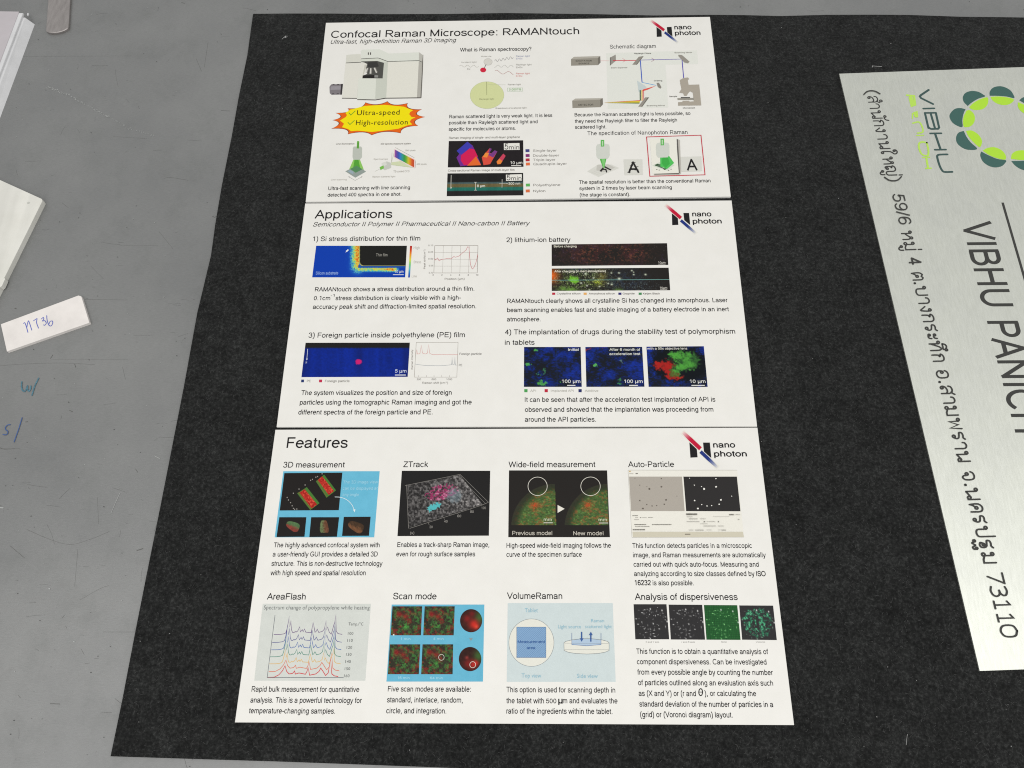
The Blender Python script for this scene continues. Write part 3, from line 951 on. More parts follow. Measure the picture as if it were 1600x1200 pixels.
line(F1, B1, 'paragraph_text', [('The spatial resolution is better than the conventional Raman', 905, 287.4, 1110.5, 5.5), ('system in 2 times by laser beam scanning', 905.3, 297, 1049.8, 5.5),
                                ('(the stage is constant).', 906, 307.2, 984.5, 5.5)], bold=0.010)
line(F1, B1, 'paragraph_text', [('Ultra-fast scanning with line scanning', 512.7, 297, 640.6, 5.5), ('detected 400 spectra in one shot.', 511.6, 307.3, 627, 5.5)], bold=0.010)

# microscope drawing
z = zoom(500, 60, 8)
p = Print(F1)
DK = (78, 74, 70)
p.stroke(z((1285, 205), (1280, 400), (1262, 745)), 1.6, (110, 106, 100))
p.stroke(z((275, 748), (462, 750)), 1.5, DK)
p.stroke(z((465, 765), (690, 770), (820, 748), (1258, 743)), 1.8, DK)
p.poly(z((140, 575), (285, 568), (272, 702), (145, 706), (122, 685), (118, 605)), (126, 120, 124))
p.poly(z((135, 600), (262, 595), (258, 640), (130, 645)), (150, 145, 150))
p.poly(z((262, 572), (288, 568), (274, 704), (254, 704)), (58, 54, 56))
for x in (170, 228):
    p.poly(z((x - 14, 572), (x + 12, 570), (x + 10, 582), (x - 14, 583)), (70, 66, 68))
    p.poly(z((x - 20, 688), (x + 8, 686), (x + 6, 698), (x - 20, 700)), (80, 76, 78))
p.poly(z((320, 308), (560, 300), (600, 330), (535, 500), (480, 502), (465, 746), (275, 742)), (222, 220, 210))
p.poly(z((330, 208), (400, 200), (505, 196), (518, 296), (322, 304)), (213, 212, 201))
p.poly(z((515, 258), (728, 246), (850, 288), (1235, 278), (1276, 300), (1275, 330), (850, 320), (800, 330), (720, 300), (515, 300)), (212, 215, 203))
p.poly(z((510, 160), (530, 142), (745, 136), (860, 190), (1238, 174), (1236, 275), (850, 286), (730, 240), (518, 252)), (219, 221, 211))
p.poly(z((1238, 174), (1287, 210), (1277, 300), (1236, 277)), (185, 183, 174))
p.poly(z((835, 296), (1235, 286), (1212, 738), (820, 743)), (224, 222, 211))
p.poly(z((1235, 286), (1277, 303), (1256, 738), (1212, 738)), (178, 175, 166))
p.poly(z((795, 300), (850, 296), (828, 742), (690, 758), (700, 500), (783, 500)), (200, 203, 191))
p.poly(z((480, 500), (702, 500), (690, 760), (465, 762)), (219, 221, 210))
p.poly(z((515, 292), (720, 284), (800, 306), (783, 501), (530, 500), (534, 466), (590, 445), (575, 345), (592, 322), (560, 305)), (80, 80, 76))
p.poly(z((600, 300), (715, 292), (735, 350), (690, 365), (600, 358)), (58, 58, 56))
p.poly(z((575, 372), (540, 460), (534, 464), (560, 330), (590, 330)), (196, 194, 182))
for q in (((592, 370), (612, 372), (592, 436), (568, 430)), ((626, 374), (652, 374), (650, 442), (620, 442)), ((670, 370), (696, 364), (724, 424), (700, 434))):
    p.poly(z(*q), (206, 204, 196))
for q in (((602, 372), (612, 372), (592, 436), (582, 434)), ((642, 374), (652, 374), (650, 442), (641, 442)), ((688, 366), (696, 364), (724, 424), (714, 428))):
    p.poly(z(*q), (120, 116, 110))
p.poly(z((534, 464), (690, 458), (690, 497), (530, 499)), (38, 36, 35))
p.poly(z((682, 460), (728, 463), (725, 490), (680, 490)), (140, 140, 136))
p.stroke(z((325, 308), (515, 299)), 1.1, (60, 58, 56))
p.stroke(z((515, 257), (720, 246), (735, 248), (850, 291), (1234, 278), (1276, 298)), 0.9, (70, 68, 64))
p.stroke(z((515, 292), (720, 286)), 0.8, (60, 58, 54))
p.rect(*z((599, 176))[0], *z((610, 206))[0], (60, 50, 50)); p.rect(*z((627, 176))[0], *z((638, 206))[0], (60, 50, 50))
p.build('microscope_picture', B1)

# star burst
z = zoom(470, 150, 4.571)
tips = [(250, 122), (337, 90), (462, 49), (618, 41), (762, 54), (862, 97), (886, 150), (836, 212), (712, 263), (507, 277), (338, 270), (221, 232), (229, 172)]
cx, cy = 555, 162
def burst(sx, sy, pull, rot=0):
    out = []
    n = len(tips)
    for i in range(n):
        a, b_ = np.array(tips[i], float), np.array(tips[(i + 1) % n], float)
        c0 = np.array([cx, cy])
        a, b_ = c0 + (a - c0) * [sx, sy], c0 + (b_ - c0) * [sx, sy]
        m = (a + b_) / 2 + (c0 - (a + b_) / 2) * pull
        for t in np.linspace(0, 1, 8, endpoint=False):
            out.append((1 - t) ** 2 * a + 2 * t * (1 - t) * m + t * t * b_)
    return [tuple(q) for q in out]
p = Print(F1)
p.poly(z(*burst(1.012, 1.03, 0.30)), (110, 50, 30))
p.poly(z(*burst(1.0, 1.0, 0.32)), (228, 100, 24))
inner = [(310, 118), (345, 95), (452, 66), (600, 58), (742, 72), (790, 92), (812, 98), (790, 112), (782, 128), (800, 150), (830, 152), (800, 165), (785, 185), (805, 205), (770, 212), (700, 238), (640, 246), (507, 262), (400, 252), (352, 256), (330, 240), (285, 226), (300, 200), (270, 176), (312, 150), (322, 135)]
p.poly(z(*[(cx + (x - cx) * .965, cy + (y - cy) * .95) for x, y in inner]), (240, 222, 12))
p.stroke(z((343, 119), (357, 136), (390, 106)), 1.3, (108, 160, 40)); p.stroke(z((336, 188), (351, 204), (384, 174)), 1.3, (108, 160, 40))
p.text('Ultra-speed', *z((400, 137))[0], z((705, 0))[0][0], 7.6, (60, 50, 16), font='hand', res=4, spacing=1.1, bold=0.006)
p.text('High-resolution', *z((393, 208))[0], z((763, 0))[0][0], 7.6, (60, 50, 16), font='hand', res=4, spacing=1.1, bold=0.006)
p.build('star_burst', B1)

# molecule diagram
z = zoom(700, 70, 11.43)
GR = (150, 147, 140)
p = Print(F1)
def tz(p, zf, t, x0, y, x1, cap, col=GR, **kw):
    p.text(t, *zf((x0, y))[0], zf((x1, 0))[0][0], cap, col, **kw)
def wave(p, zf, x0, y0, x1, y1, cyc, amp, w, col, ph=0):
    pts = [(x0 + (x1 - x0) * t, y0 + (y1 - y0) * t - amp * math.sin(ph + 2 * math.pi * cyc * t)) for t in np.linspace(0, 1, int(cyc * 12) + 6)]
    p.stroke(zf(*pts), w, col)
tz(p, z, 'Molecule', 590, 220, 775, 2.2); tz(p, z, 'Incident light', 240, 325, 510, 2.2); tz(p, z, 'Ex', 345, 447, 398, 2.6)
wave(p, z, 205, 380, 545, 384, 3, 18, 0.5, (165, 160, 152))
p.ellipse(*z((715, 305))[0], 6.6, 5.3, (212, 209, 201)); p.ring(*z((715, 305))[0], 6.6, 5.3, 0.5, (188, 185, 178))
p.stroke(z((682, 352), (648, 412)), 1.0, (90, 90, 88))
p.ellipse(*z((628, 450))[0], 4.7, 3.7, (205, 40, 66))
wave(p, z, 835, 290, 1165, 225, 5, 22, 0.55, (128, 124, 124)); wave(p, z, 822, 382, 1170, 384, 3, 20, 0.5, (165, 165, 158), 4); wave(p, z, 840, 480, 1165, 515, 1.5, 28, 0.6, (172, 110, 108), 0.8)
tz(p, z, 'Raman light', 1215, 218, 1460, 2.4, (140, 146, 176)); tz(p, z, 'E<Ex', 1217, 262, 1330, 2.4, (160, 160, 190))
tz(p, z, 'Rayleigh light', 1217, 370, 1492, 2.4); tz(p, z, 'E=Ex', 1217, 418, 1332, 2.4)
tz(p, z, 'Raman light', 1215, 528, 1460, 2.4, (205, 120, 116)); tz(p, z, 'E>Ex', 1215, 572, 1330, 2.4, (222, 150, 142))
p.ellipse(*z((697, 900))[0], 26.3, 21.0, (208, 213, 158), 64); p.ring(*z((697, 900))[0], 26.3, 21.0, 0.5, (190, 198, 150), 64)
p.stroke(z((691, 662), (693, 895)), 0.6, (110, 116, 74))
p.stroke(z((710, 712), (1035, 716)), 0.3, (170, 175, 150))
tz(p, z, 'Raman light', 1070, 724, 1300, 2.3); tz(p, z, '0.0001%', 1090, 818, 1308, 3.2, (120, 178, 100))
p.stroke(z((1062, 772), (1332, 770), (1334, 830), (1062, 832), (1062, 772)), 0.35, (150, 185, 140))
tz(p, z, 'Rayleigh light', 560, 985, 825, 2.3, (136, 140, 100)); tz(p, z, 'Breakdown of scattered light', 850, 1146, 1402, 2.2)
p.build('molecule_diagram', B1)

# schematic
z = zB
p = Print(F1)
PAN = (224, 225, 217)
p.poly(z((655, 325), (1285, 305), (1292, 400), (1065, 404), (1085, 702), (665, 712)), PAN)
G1, G2, G3 = (148, 143, 132), (176, 171, 160), (120, 115, 106)
def brick3(front, top, side):
    p.poly(z(*front), G1); p.poly(z(*top), G2); p.poly(z(*side), G3)
brick3(((410, 366), (596, 358), (598, 408), (410, 412)), ((410, 366), (430, 350), (613, 345), (596, 358)), ((596, 358), (613, 345), (615, 390), (598, 408)))
brick3(((418, 655), (612, 648), (614, 700), (420, 706)), ((418, 655), (440, 640), (630, 637), (612, 648)), ((612, 648), (630, 637), (632, 680), (614, 700)))
tz(p, z, 'EXCITATION', 443, 384, 555, 2.2, (60, 56, 50), bold=0.01); tz(p, z, 'SOURCE', 462, 402, 537, 2.2, (60, 56, 50), bold=0.01); tz(p, z, 'DETECTOR', 462, 690, 565, 2.6, (60, 56, 50), bold=0.01)
p.poly(z((680, 356), (720, 335), (722, 378), (680, 412)), (150, 146, 138)); p.poly(z((680, 356), (686, 352), (686, 408), (680, 412)), (116, 112, 106))
p.stroke(z((615, 378), (676, 378)), 0.5, (220, 140, 140)); p.stroke(z((700, 376), (862, 375)), 1.3, (206, 34, 60))
p.stroke(z((768, 362), (790, 376), (768, 388)), 0.5, (206, 70, 90))
p.stroke(z((890, 373), (1176, 366)), 1.0, (96, 84, 170)); p.stroke(z((968, 358), (990, 371), (968, 384)), 0.5, (150, 80, 110))
p.poly(z((880, 350), (915, 345), (868, 405), (835, 405)), (146, 141, 132)); p.poly(z((905, 352), (915, 345), (868, 405), (860, 406)), (112, 108, 100))
p.poly(z((868, 515), (935, 560), (905, 592), (880, 596)), (196, 206, 206))
p.stroke(z((891, 376), (903, 528)), 1.4, (46, 84, 184)); p.stroke(z((903, 528), (1002, 549)), 1.0, (90, 160, 214))
p.stroke(z((1180, 366), (1192, 498)), 1.3, (74, 66, 172)); p.poly(z((1155, 336), (1180, 338), (1233, 384), (1222, 396), (1196, 390), (1155, 346)), (150, 145, 136))
p.poly(z((1003, 532), (1020, 530), (1038, 562), (1030, 572), (1012, 560)), (138, 134, 126))
p.poly(z((1000, 552), (912, 576), (898, 592), (940, 580)), (222, 90, 80))
for x, c_ in ((888, (66, 110, 60)), (893, (40, 60, 60)), (900, (220, 200, 60)), (907, (236, 140, 60)), (914, (206, 50, 70))):
    p.stroke(z((x, 582), (x + 1, 655)), 0.9, c_)
p.poly(z((925, 632), (952, 632), (905, 697), (876, 697)), (150, 145, 136)); p.poly(z((942, 633), (952, 632), (905, 697), (898, 698)), (112, 108, 100))
p.poly(z((890, 652), (638, 668), (890, 658)), (214, 80, 70)); p.poly(z((888, 657), (638, 669), (888, 668)), (216, 196, 60)); p.poly(z((885, 668), (638, 671), (885, 676)), (120, 140, 70))
SC = (170, 162, 149)
p.poly(z((1165, 512), (1190, 498), (1222, 494), (1230, 505), (1220, 512), (1226, 545), (1300, 543), (1314, 688), (1153, 690), (1153, 666), (1182, 664), (1186, 656), (1228, 656), (1234, 662), (1262, 660),
         (1255, 600), (1236, 590), (1222, 604), (1212, 622), (1196, 622), (1188, 604), (1160, 600), (1176, 575), (1170, 545)), SC)
p.poly(z((1148, 638), (1262, 636), (1264, 650), (1150, 650)), (150, 146, 136)); p.poly(z((1172, 631), (1236, 631), (1236, 637), (1172, 637)), (60, 58, 54))
for t, x0, y, x1, c_ in (('Rayleigh Filters', 850, 332, 966, (90, 88, 84)), ('Scanning Mirror', 1128, 326, 1252, (140, 137, 130)), ('Beam Expander', 688, 431, 802, (150, 147, 140)), ('Grating', 985, 521, 1043, (90, 88, 84)),
                         ('Sample', 1092, 630, 1147, (100, 98, 92)), ('Scanning Mirror', 935, 694, 1062, (140, 137, 130)), ('Microscope', 1187, 710, 1272, (80, 78, 74))):
    tz(p, z, t, x0, y, x1, 1.9, c_, bold=0.008)
p.build('schematic_diagram', B1)

# line scanning drawing
z = zoom(500, 210, 8.42)
p = Print(F1)
p.poly(z((440, 330), (525, 330), (576, 462), (470, 520), (385, 455)), (140, 196, 96)); p.poly(z((455, 330), (505, 330), (528, 440), (470, 520), (436, 445)), (84, 160, 56))
p.poly(z((332, 486), (395, 455), (470, 500), (560, 458), (606, 490), (465, 570)), (146, 156, 150)); p.poly(z((395, 455), (480, 412), (560, 458), (470, 505)), (86, 136, 92)); p.poly(z((365, 488), (395, 468), (440, 490), (440, 525)), (150, 168, 178))
p.poly(z((445, 160), (540, 160), (554, 180), (552, 300), (525, 334), (442, 334), (428, 300), (432, 180)), (186, 190, 180)); p.poly(z((487, 96), (493, 88), (512, 88), (517, 98), (514, 186), (483, 186)), (110, 176, 76)); p.poly(z((496, 108), (508, 108), (506, 176), (492, 176)), (80, 138, 58))
p.stroke(z((376, 556), (462, 606), (556, 556)), 0.4, (120, 118, 112)); p.poly(z((376, 552), (392, 558), (384, 568)), (90, 88, 84)); p.poly(z((556, 552), (540, 558), (548, 568)), (90, 88, 84))
tz(p, z, 'Line illumination', 210, 136, 452, 2.6, (126, 122, 114), bold=0.006); tz(p, z, 'Line scanning', 145, 606, 350, 2.4, (176, 172, 163)); tz(p, z, '400 spectra exposure system', 795, 136, 1195, 2.6, (126, 122, 114), bold=0.006)
tz(p, z, 'Spectroscope', 705, 336, 892, 2.4, (176, 172, 163)); tz(p, z, '1340 pixels', 1115, 222, 1256, 2.4, (165, 161, 152)); tz(p, z, '400 pixels', 1270, 402, 1402, 2.4, (165, 161, 152))
tz(p, z, 'TE-cooled CCD', 965, 500, 1176, 3.0, (165, 161, 152)); tz(p, z, 'Raman scattered light', 690, 568, 990, 2.4, (176, 172, 163))
p.poly(z((938, 368), (1060, 352), (1210, 438), (938, 402)), (206, 213, 176)); p.stroke(z((938, 372), (985, 210)), 0.4, (176, 190, 150)); p.stroke(z((938, 400), (1235, 438)), 0.4, (176, 190, 150))
p.poly(z((815, 378), (880, 356), (932, 375), (936, 440), (850, 472), (815, 440)), (196, 198, 189)); p.poly(z((812, 380), (870, 362), (880, 400), (820, 430)), (214, 215, 206))
p.poly(z((784, 432), (836, 408), (842, 448), (796, 470)), (120, 186, 80)); p.stroke(z((722, 488), (782, 460)), 0.5, (190, 190, 180))
p.poly(z((976, 192), (1250, 328), (1248, 448), (972, 306)), (238, 212, 208))
hues = [(176, 92, 168), (110, 80, 168), (66, 92, 182), (60, 130, 200), (56, 160, 150), (60, 160, 80), (120, 180, 60), (214, 200, 60), (234, 150, 50), (222, 90, 50), (190, 80, 50)]
p.raster(z((984, 200), (1240, 336), (1238, 436), (980, 298)), lambda u, v, x, y: rgbramp(u, [(i / 10, h) for i, h in enumerate(hues)]) * (0.94 + 0.08 * np.sin(u * 130))[:, None], 0.7)
p.stroke(z((992, 174), (1242, 308)), 0.35, (120, 100, 96)); p.stroke(z((948, 240), (940, 372)), 0.35, (150, 146, 140)); p.stroke(z((1258, 345), (1252, 442)), 0.35, (120, 100, 96))
p.build('line_scanning_diagram', B1)

# graphene picture
z = zoom(470, 150, 4.571)
def dark(col, seed=1, amt=6):
    return lambda u, v, x, y: const(u, col) + (vnoise(x, y, 0.5, seed) - .5)[:, None] * amt
p = Print(F1)
p.raster([(701.2, 220.4), (817.5, 219.2), (818, 260.7), (699.7, 261.6)], dark((34, 30, 32)), 2.0)
p.poly(z((1112, 440), (1135, 410), (1115, 392), (1190, 326), (1228, 355), (1288, 492), (1190, 497), (1140, 502)), (112, 44, 140))
p.poly(z((1113, 392), (1190, 326), (1226, 358), (1200, 378), (1150, 415), (1132, 412)), (60, 60, 170))
p.poly(z((1145, 425), (1205, 375), (1240, 382), (1264, 432), (1200, 492), (1165, 494), (1142, 460)), (206, 30, 84))
p.poly(z((1252, 430), (1288, 494), (1188, 498)), (224, 104, 44))
p.poly(z((1293, 438), (1350, 372), (1364, 378), (1348, 405), (1360, 410), (1385, 388), (1404, 396), (1352, 487), (1305, 494)), (214, 78, 62))
p.poly(z((1350, 372), (1364, 378), (1348, 405), (1358, 412), (1385, 388), (1404, 396), (1375, 440), (1335, 420)), (120, 60, 130))
p.poly(z((1318, 405), (1345, 408), (1330, 440), (1300, 436)), (232, 140, 60))
p.poly(z((1398, 470), (1446, 412), (1463, 428), (1427, 486), (1405, 488)), (196, 66, 90)); p.poly(z((1398, 470), (1418, 448), (1440, 465), (1427, 486), (1405, 488)), (230, 130, 56))
p.poly(z((1450, 338), (1562, 336), (1564, 385), (1451, 386)), (228, 226, 218))
tz(p, z, '5', 1455, 382, 1482, 9.4, (62, 60, 60), res=4); tz(p, z, 'min', 1487, 382, 1560, 6.6, (88, 86, 84), res=4)
tz(p, z, '10 μm', 1497, 487, 1582, 4.4, (236, 234, 226)); p.stroke(z((1503, 498), (1574, 498)), 1.3, (236, 234, 226))
p.build('graphene_picture', B1)
line(F1, B1, 'caption_text', [('Raman imaging of single- and multi-layer graphene', 701.5, 217.1, 812.4, 3.3, (120, 117, 110))], bold=0.010)
line(F1, B1, 'caption_text', [('Cross-sectional Raman image of multi-layer film', 700, 268.2, 804, 3.2, (120, 117, 110))], bold=0.010)
p = Print(F1)
def cross(u, v, x, y):
    n = vnoise(x, y, 0.7, 5); n2 = vnoise(x, y * .02, 0.35, 6)
    c = const(u, (30, 30, 30))
    top, mid_, b2, b3 = 0.40, 0.47, 0.62, 0.78
    c = mixr(c, (70, 90, 92), sstep(top - .03, top + .02, v))
    c = mixr(c, (104, 92, 60), sstep(mid_ - .02, mid_ + .02, v))
    c = mixr(c, (34, 104, 92), sstep(b2 - .03, b2 + .03, v))
    c = mixr(c, (36, 34, 34), sstep(b3 - .03, b3 + .02, v))
    return c * (0.82 + 0.2 * n + .2 * n2)[:, None]
p.raster([(699.2, 271), (817.4, 270.2), (817.9, 305.3), (698, 306.6)], cross)
p.poly(z((1465, 562), (1578, 558), (1580, 604), (1466, 607)), (228, 226, 218))
tz(p, z, '5', 1470, 602, 1497, 8.8, (62, 60, 60), res=4); tz(p, z, 'min', 1502, 602, 1576, 6.2, (88, 86, 84), res=4)
W_ = (222, 220, 208)
p.stroke(z((1074, 565), (1072, 655)), 0.7, W_); p.stroke(z((1248, 616), (1247, 673)), 0.6, W_); p.stroke(z((1238, 616), (1258, 616)), 0.6, W_); p.stroke(z((1238, 673), (1258, 673)), 0.6, W_)
p.stroke(z((1438, 595), (1437, 655)), 0.6, W_); p.stroke(z((1415, 626), (1470, 624)), 0.4, W_); tz(p, z, '8 μm', 1258, 651, 1316, 3.8, W_, bold=.01); tz(p, z, '~300 nm', 1468, 634, 1567, 3.6, W_, bold=.01)
tz(p, z, 'z', 1066, 660, 1080, 2.5, W_)
p.build('film_section_picture', B1)
z = zoom(800, 150, 4.444)
p = Print(F1)
for (x0, y0, c_, t, x1) in ((93, 370, (66, 66, 128), 'Single-layer', 310), (94, 404, (130, 48, 116), 'Double-layer', 328), (94, 434, (178, 40, 56), 'Triple-layer', 301), (96, 463, (222, 112, 66), 'Quadruple-layer', 381),
                            (96, 609, (94, 176, 92), 'Polyethylene', 336), (95, 650, (214, 110, 66), 'Nylon', 232)):
    p.poly(z((x0, y0), (x0 + 28, y0 - 1), (x0 + 29, y0 + 19), (x0 + 1, y0 + 20)), c_)
    tz(p, z, t, x0 + 52, y0 + 18, x1, 3.7, (128, 124, 118))
p.build('legend', B1)['kind'] = 'stuff'

# specification drawing
p = Print(F1)
GP = (92, 178, 84)
def objective(px, py, w=1.0):
    p.poly(z((px - 12, py + 5), (px - 8, py), (px + 8, py), (px + 12, py + 5), (px + 13, py + 48), (px - 12, py + 49)), GP)
    p.poly(z((px - 5, py + 10), (px + 5, py + 10), (px + 6, py + 42), (px - 4, py + 42)), (196, 222, 184))
    p.poly(z((px - 36, py + 32), (px - 12, py + 26), (px + 14, py + 26), (px + 44, py + 32), (px + 50, py + 48), (px + 50, py + 110), (px + 38, py + 130), (px - 30, py + 132), (px - 42, py + 112), (px - 44, py + 48)), (206, 209, 200))
    p.poly(z((px - 12, py), (px + 12, py), (px + 12, py + 46), (px - 11, py + 47)), GP)
    p.poly(z((px - 4, py + 8), (px + 5, py + 8), (px + 5, py + 40), (px - 4, py + 40)), (186, 216, 176))
p.poly(z((522, 524), (600, 474), (690, 476), (745, 500), (600, 562)), (214, 213, 205)); p.poly(z((590, 480), (668, 474), (716, 498), (640, 530), (585, 515)), (196, 194, 186))
for k in range(5):
    p.stroke(z((548 + 14 * k, 528 - 8 * k), (600 + 14 * k, 548 - 8 * k)), 0.25, (186, 184, 176))
p.stroke(z((600, 532), (692, 512)), 0.01, (30, 30, 30))
p.poly(z((608, 520), (640, 484), (648, 490), (620, 528)), (48, 46, 46)); p.poly(z((640, 484), (692, 512), (684, 518), (644, 498)), (48, 46, 46)); p.poly(z((622, 505), (655, 506), (662, 528), (654, 534), (648, 514), (620, 514)), (48, 46, 46))
p.poly(z((608, 434), (656, 434), (640, 504), (632, 500)), GP); p.poly(z((622, 436), (646, 436), (640, 504), (634, 498)), (130, 200, 120))
objective(628, 305)
p.poly(z((775, 440), (905, 440), (908, 548), (780, 550)), (214, 213, 205))
p.text('A', *z((805, 535))[0], z((886, 0))[0][0], 17.4, (40, 38, 38), bold=0.012, res=4)
for x0, y0, x1 in ((828, 462, 858), (818, 485, 842), (848, 492, 878), (812, 508, 838), (852, 515, 882), (800, 530, 826)):
    p.stroke(z((x0, y0), (x1, y0 - 1)), 1.1, (40, 38, 38))
p.poly(z((1148, 300), (1166, 306), (1174, 540), (1160, 548), (985, 552), (985, 540), (1158, 534)), (186, 182, 173)); p.poly(z((1144, 298), (1152, 302), (1165, 536), (1156, 542), (990, 546), (985, 540), (1150, 534)), (96, 93, 88))
p.poly(z((958, 299), (1140, 294), (1158, 535), (974, 541)), (232, 230, 219))
p.poly(z((972, 485), (1040, 452), (1130, 480), (1078, 520)), (208, 214, 200)); p.poly(z((1000, 486), (1040, 466), (1075, 480), (1040, 502)), (90, 110, 90))
p.poly(z((988, 480), (1012, 470), (1024, 476), (1000, 488)), (60, 90, 60)); p.poly(z((1040, 500), (1075, 505), (1090, 498), (1060, 515)), (50, 70, 50))
p.poly(z((1028, 416), (1086, 410), (1126, 466), (1076, 508), (1030, 490)), (84, 190, 92)); p.poly(z((1045, 418), (1080, 414), (1096, 470), (1066, 500), (1040, 470)), (66, 170, 74))
for x, y in ((1000, 510), (1018, 514), (1082, 516), (1100, 508)): p.poly(z((x, y), (x + 10, y - 2), (x + 10, y + 3), (x, y + 4)), (120, 118, 112))
objective(1043, 297)
p.poly(z((1170, 424), (1314, 420), (1318, 522), (1176, 526)), (214, 213, 205))
p.text('A', *z((1214, 518))[0], z((1290, 0))[0][0], 17.6, (34, 33, 34), bold=0.012, res=4)
p.stroke(z((935, 285), (1312, 273), (1340, 548), (957, 558), (934, 283)), 1.3, (196, 34, 60))
p.build('specification_diagram', B1)

# ======================= board 2
line(F2, B2, 'title_text', [('Applications', 491.3, 341.4, 612.7, 13.2)], res=5, bold=0.004)
line(F2, B2, 'subtitle_text', [('Semiconductor II Polymer II Pharmaceutical II Nano-carbon II Battery', 489, 354, 828.3, 6.9)], shear=0.28, res=3)
line(F2, B2, 'heading_text', [('1) Si stress distribution for thin film', 488.6, 376.8, 656.6, 7.2)], res=3, bold=0.005)
line(F2, B2, 'heading_text', [('2) lithium-ion battery', 791, 378.4, 891.5, 7.2)], res=3, bold=0.005)
line(F2, B2, 'heading_text', [('3) Foreign particle inside polyethylene (PE) film', 481.8, 527.6, 726.4, 7.8)], res=3, bold=0.005)
line(F2, B2, 'heading_text', [('4) The implantation of drugs during the stability test of polymorphism', 788.8, 522.6, 1149, 7.8), ('in tablets', 788.8, 538.8, 835.3, 7.8)], res=3, bold=0.005)
BB = dict(bold=0.008)
line(F2, B2, 'paragraph_text', [('RAMANtouch shows a stress distribution around a thin film.', 491.9, 455.4, 741, 6.7), ('stress distribution is clearly visible with a high-', 524, 469, 720, 6.7),
                                ('0.1cm', 490, 469, 515.8, 6.4), ('-1', 516.6, 463.6, 522.6, 3.8), ('accuracy peak shift and diffraction-limited spatial resolution.', 488.5, 482.7, 744, 6.9)], **BB)
line(F2, B2, 'paragraph_text', [('RAMANtouch clearly shows all crystalline Si has changed into amorphous. Laser', 792.5, 473.6, 1137, 6.8), ('beam scanning enables fast and stable imaging of a battery electrode in an inert', 792.3, 487.7, 1139, 6.9),
                                ('atmosphere.', 792, 502.2, 844.7, 6.9)], **BB)
line(F2, B2, 'paragraph_text', [('The system visualizes the position and size of foreign', 470.4, 617.2, 705.7, 7.4), ('particles using the tomographic Raman imaging and got the', 468.2, 632.3, 737, 7.5),
                                ('different spectra of the foreign particle and PE.', 465.8, 647.7, 676, 7.6)], **BB)
line(F2, B2, 'paragraph_text', [('It can be seen that after the acceleration test implantation of API is', 820, 628, 1118, 7.4), ('observed and showed that the implantation was proceeding from', 820, 643.5, 1114.8, 7.5),
                                ('around the API particles.', 820, 659, 931.2, 7.6)], **BB)

z5 = zoom(430, 300, 4.324)
z = z5
JET = [(0, (10, 60, 168)), (.15, (40, 110, 190)), (.3, (90, 180, 190)), (.45, (120, 200, 130)), (.6, (214, 216, 80)), (.75, (232, 150, 40)), (.9, (206, 60, 30)), (1, (170, 30, 20))]
def stress(u, v, x, y):
    X, Y = (x - 430) * 4.324, (y - 300) * 4.324
    n = vnoise(x, y, 0.9, 11, 4, .7); n2 = vnoise(x, y, 0.25, 12, 3)
    dv = np.where(Y < 500, np.abs(X - 545 + (n2 - .5) * 16), 99)
    I = np.exp(-(np.maximum(0, (552 - X)) / (24 + 16 * n2)) ** 2) * (X < 566) * sstep(560, 500, Y)
    J = np.exp(-(np.maximum(0, (Y - 526)) / 11) ** 2) * sstep(508, 516, Y) * (X > 555) * sstep(845, 800, X)
    corner = np.exp(-(((X - 556) / 34) ** 2 + ((Y - 520) / 28) ** 2)) * .5
    K_ = np.maximum(np.maximum(I * (.62 + .16 * np.cos((Y - 420) / 60)), J * (.52 + .22 * sstep(700, 780, X))), corner * .8)
    t = np.clip(K_ + (n - .5) * 1.0 * sstep(.04, .2, K_), 0, 1)
    c = rgbramp(t, JET)
    c = mixr(c, (24, 80, 160), ((X > 560) & (Y > 495) & (Y < 512)) * .9)
    r1 = 26
    ins = (X > 572) & (Y < 496) & ~((X < 572 + r1) & (Y > 496 - r1) & ((X - 572 - r1) ** 2 + (Y - 496 + r1) ** 2 > r1 * r1))
    r2 = 30
    out = (X > 566) & (Y < 501) & ~((X < 566 + r2) & (Y > 501 - r2) & ((X - 566 - r2) ** 2 + (Y - 501 + r2) ** 2 > r2 * r2))
    c[out] = (168, 168, 96)
    c[ins] = (30, 30, 28)
    return c
p = Print(F2)
p.raster([(494, 384), (635.8, 384), (633, 433.4), (487.8, 433.4)], stress, 0.6)
tz(p, z, 'Thin film', 680, 435, 758, 4.6, (150, 148, 140)); tz(p, z, 'Silicon substrate', 273, 558, 425, 4.6, (150, 180, 226)); tz(p, z, '10 μm', 808, 546, 866, 4.2, (226, 230, 220))
p.stroke(z((796, 559), (868, 559)), 1.1, (232, 234, 228)); p.poly(z((493, 385), (496, 395), (483, 406), (477, 399)), (232, 236, 232)); p.stroke(z((484, 399), (476, 409)), .5, (232, 236, 232))
p.build('stress_picture', B2)
p = Print(F2)
p.raster(z((911, 364), (925, 364), (910, 578), (898, 578)), lambda u, v, x, y: rgbramp(1 - v, JET), 0.8)
tz(p, z, 'High', 935, 386, 976, 4.2, (184, 180, 172)); tz(p, z, 'Stress', 934, 482, 985, 4.2, (184, 180, 172)); tz(p, z, 'Low', 922, 577, 957, 4.2, (184, 180, 172))
p.build('colour_scale', B2)
p = Print(F2)
A_ = (132, 122, 112)
for i in range(6):
    t = i / 5
    p.stroke(z((1078 + 292 * t, 362), (1072 + 293 * t, 547)), 0.35 if 0 < i < 5 else .6, A_ if i in (0, 5) else (158, 150, 142))
for i in range(5):
    t = i / 4
    p.stroke(z((1078 - 6 * t, 362 + 185 * t), (1370 - 5 * t, 362 + 185 * t)), 0.35 if 0 < i < 4 else .6, A_ if i in (0, 4) else (158, 150, 142))
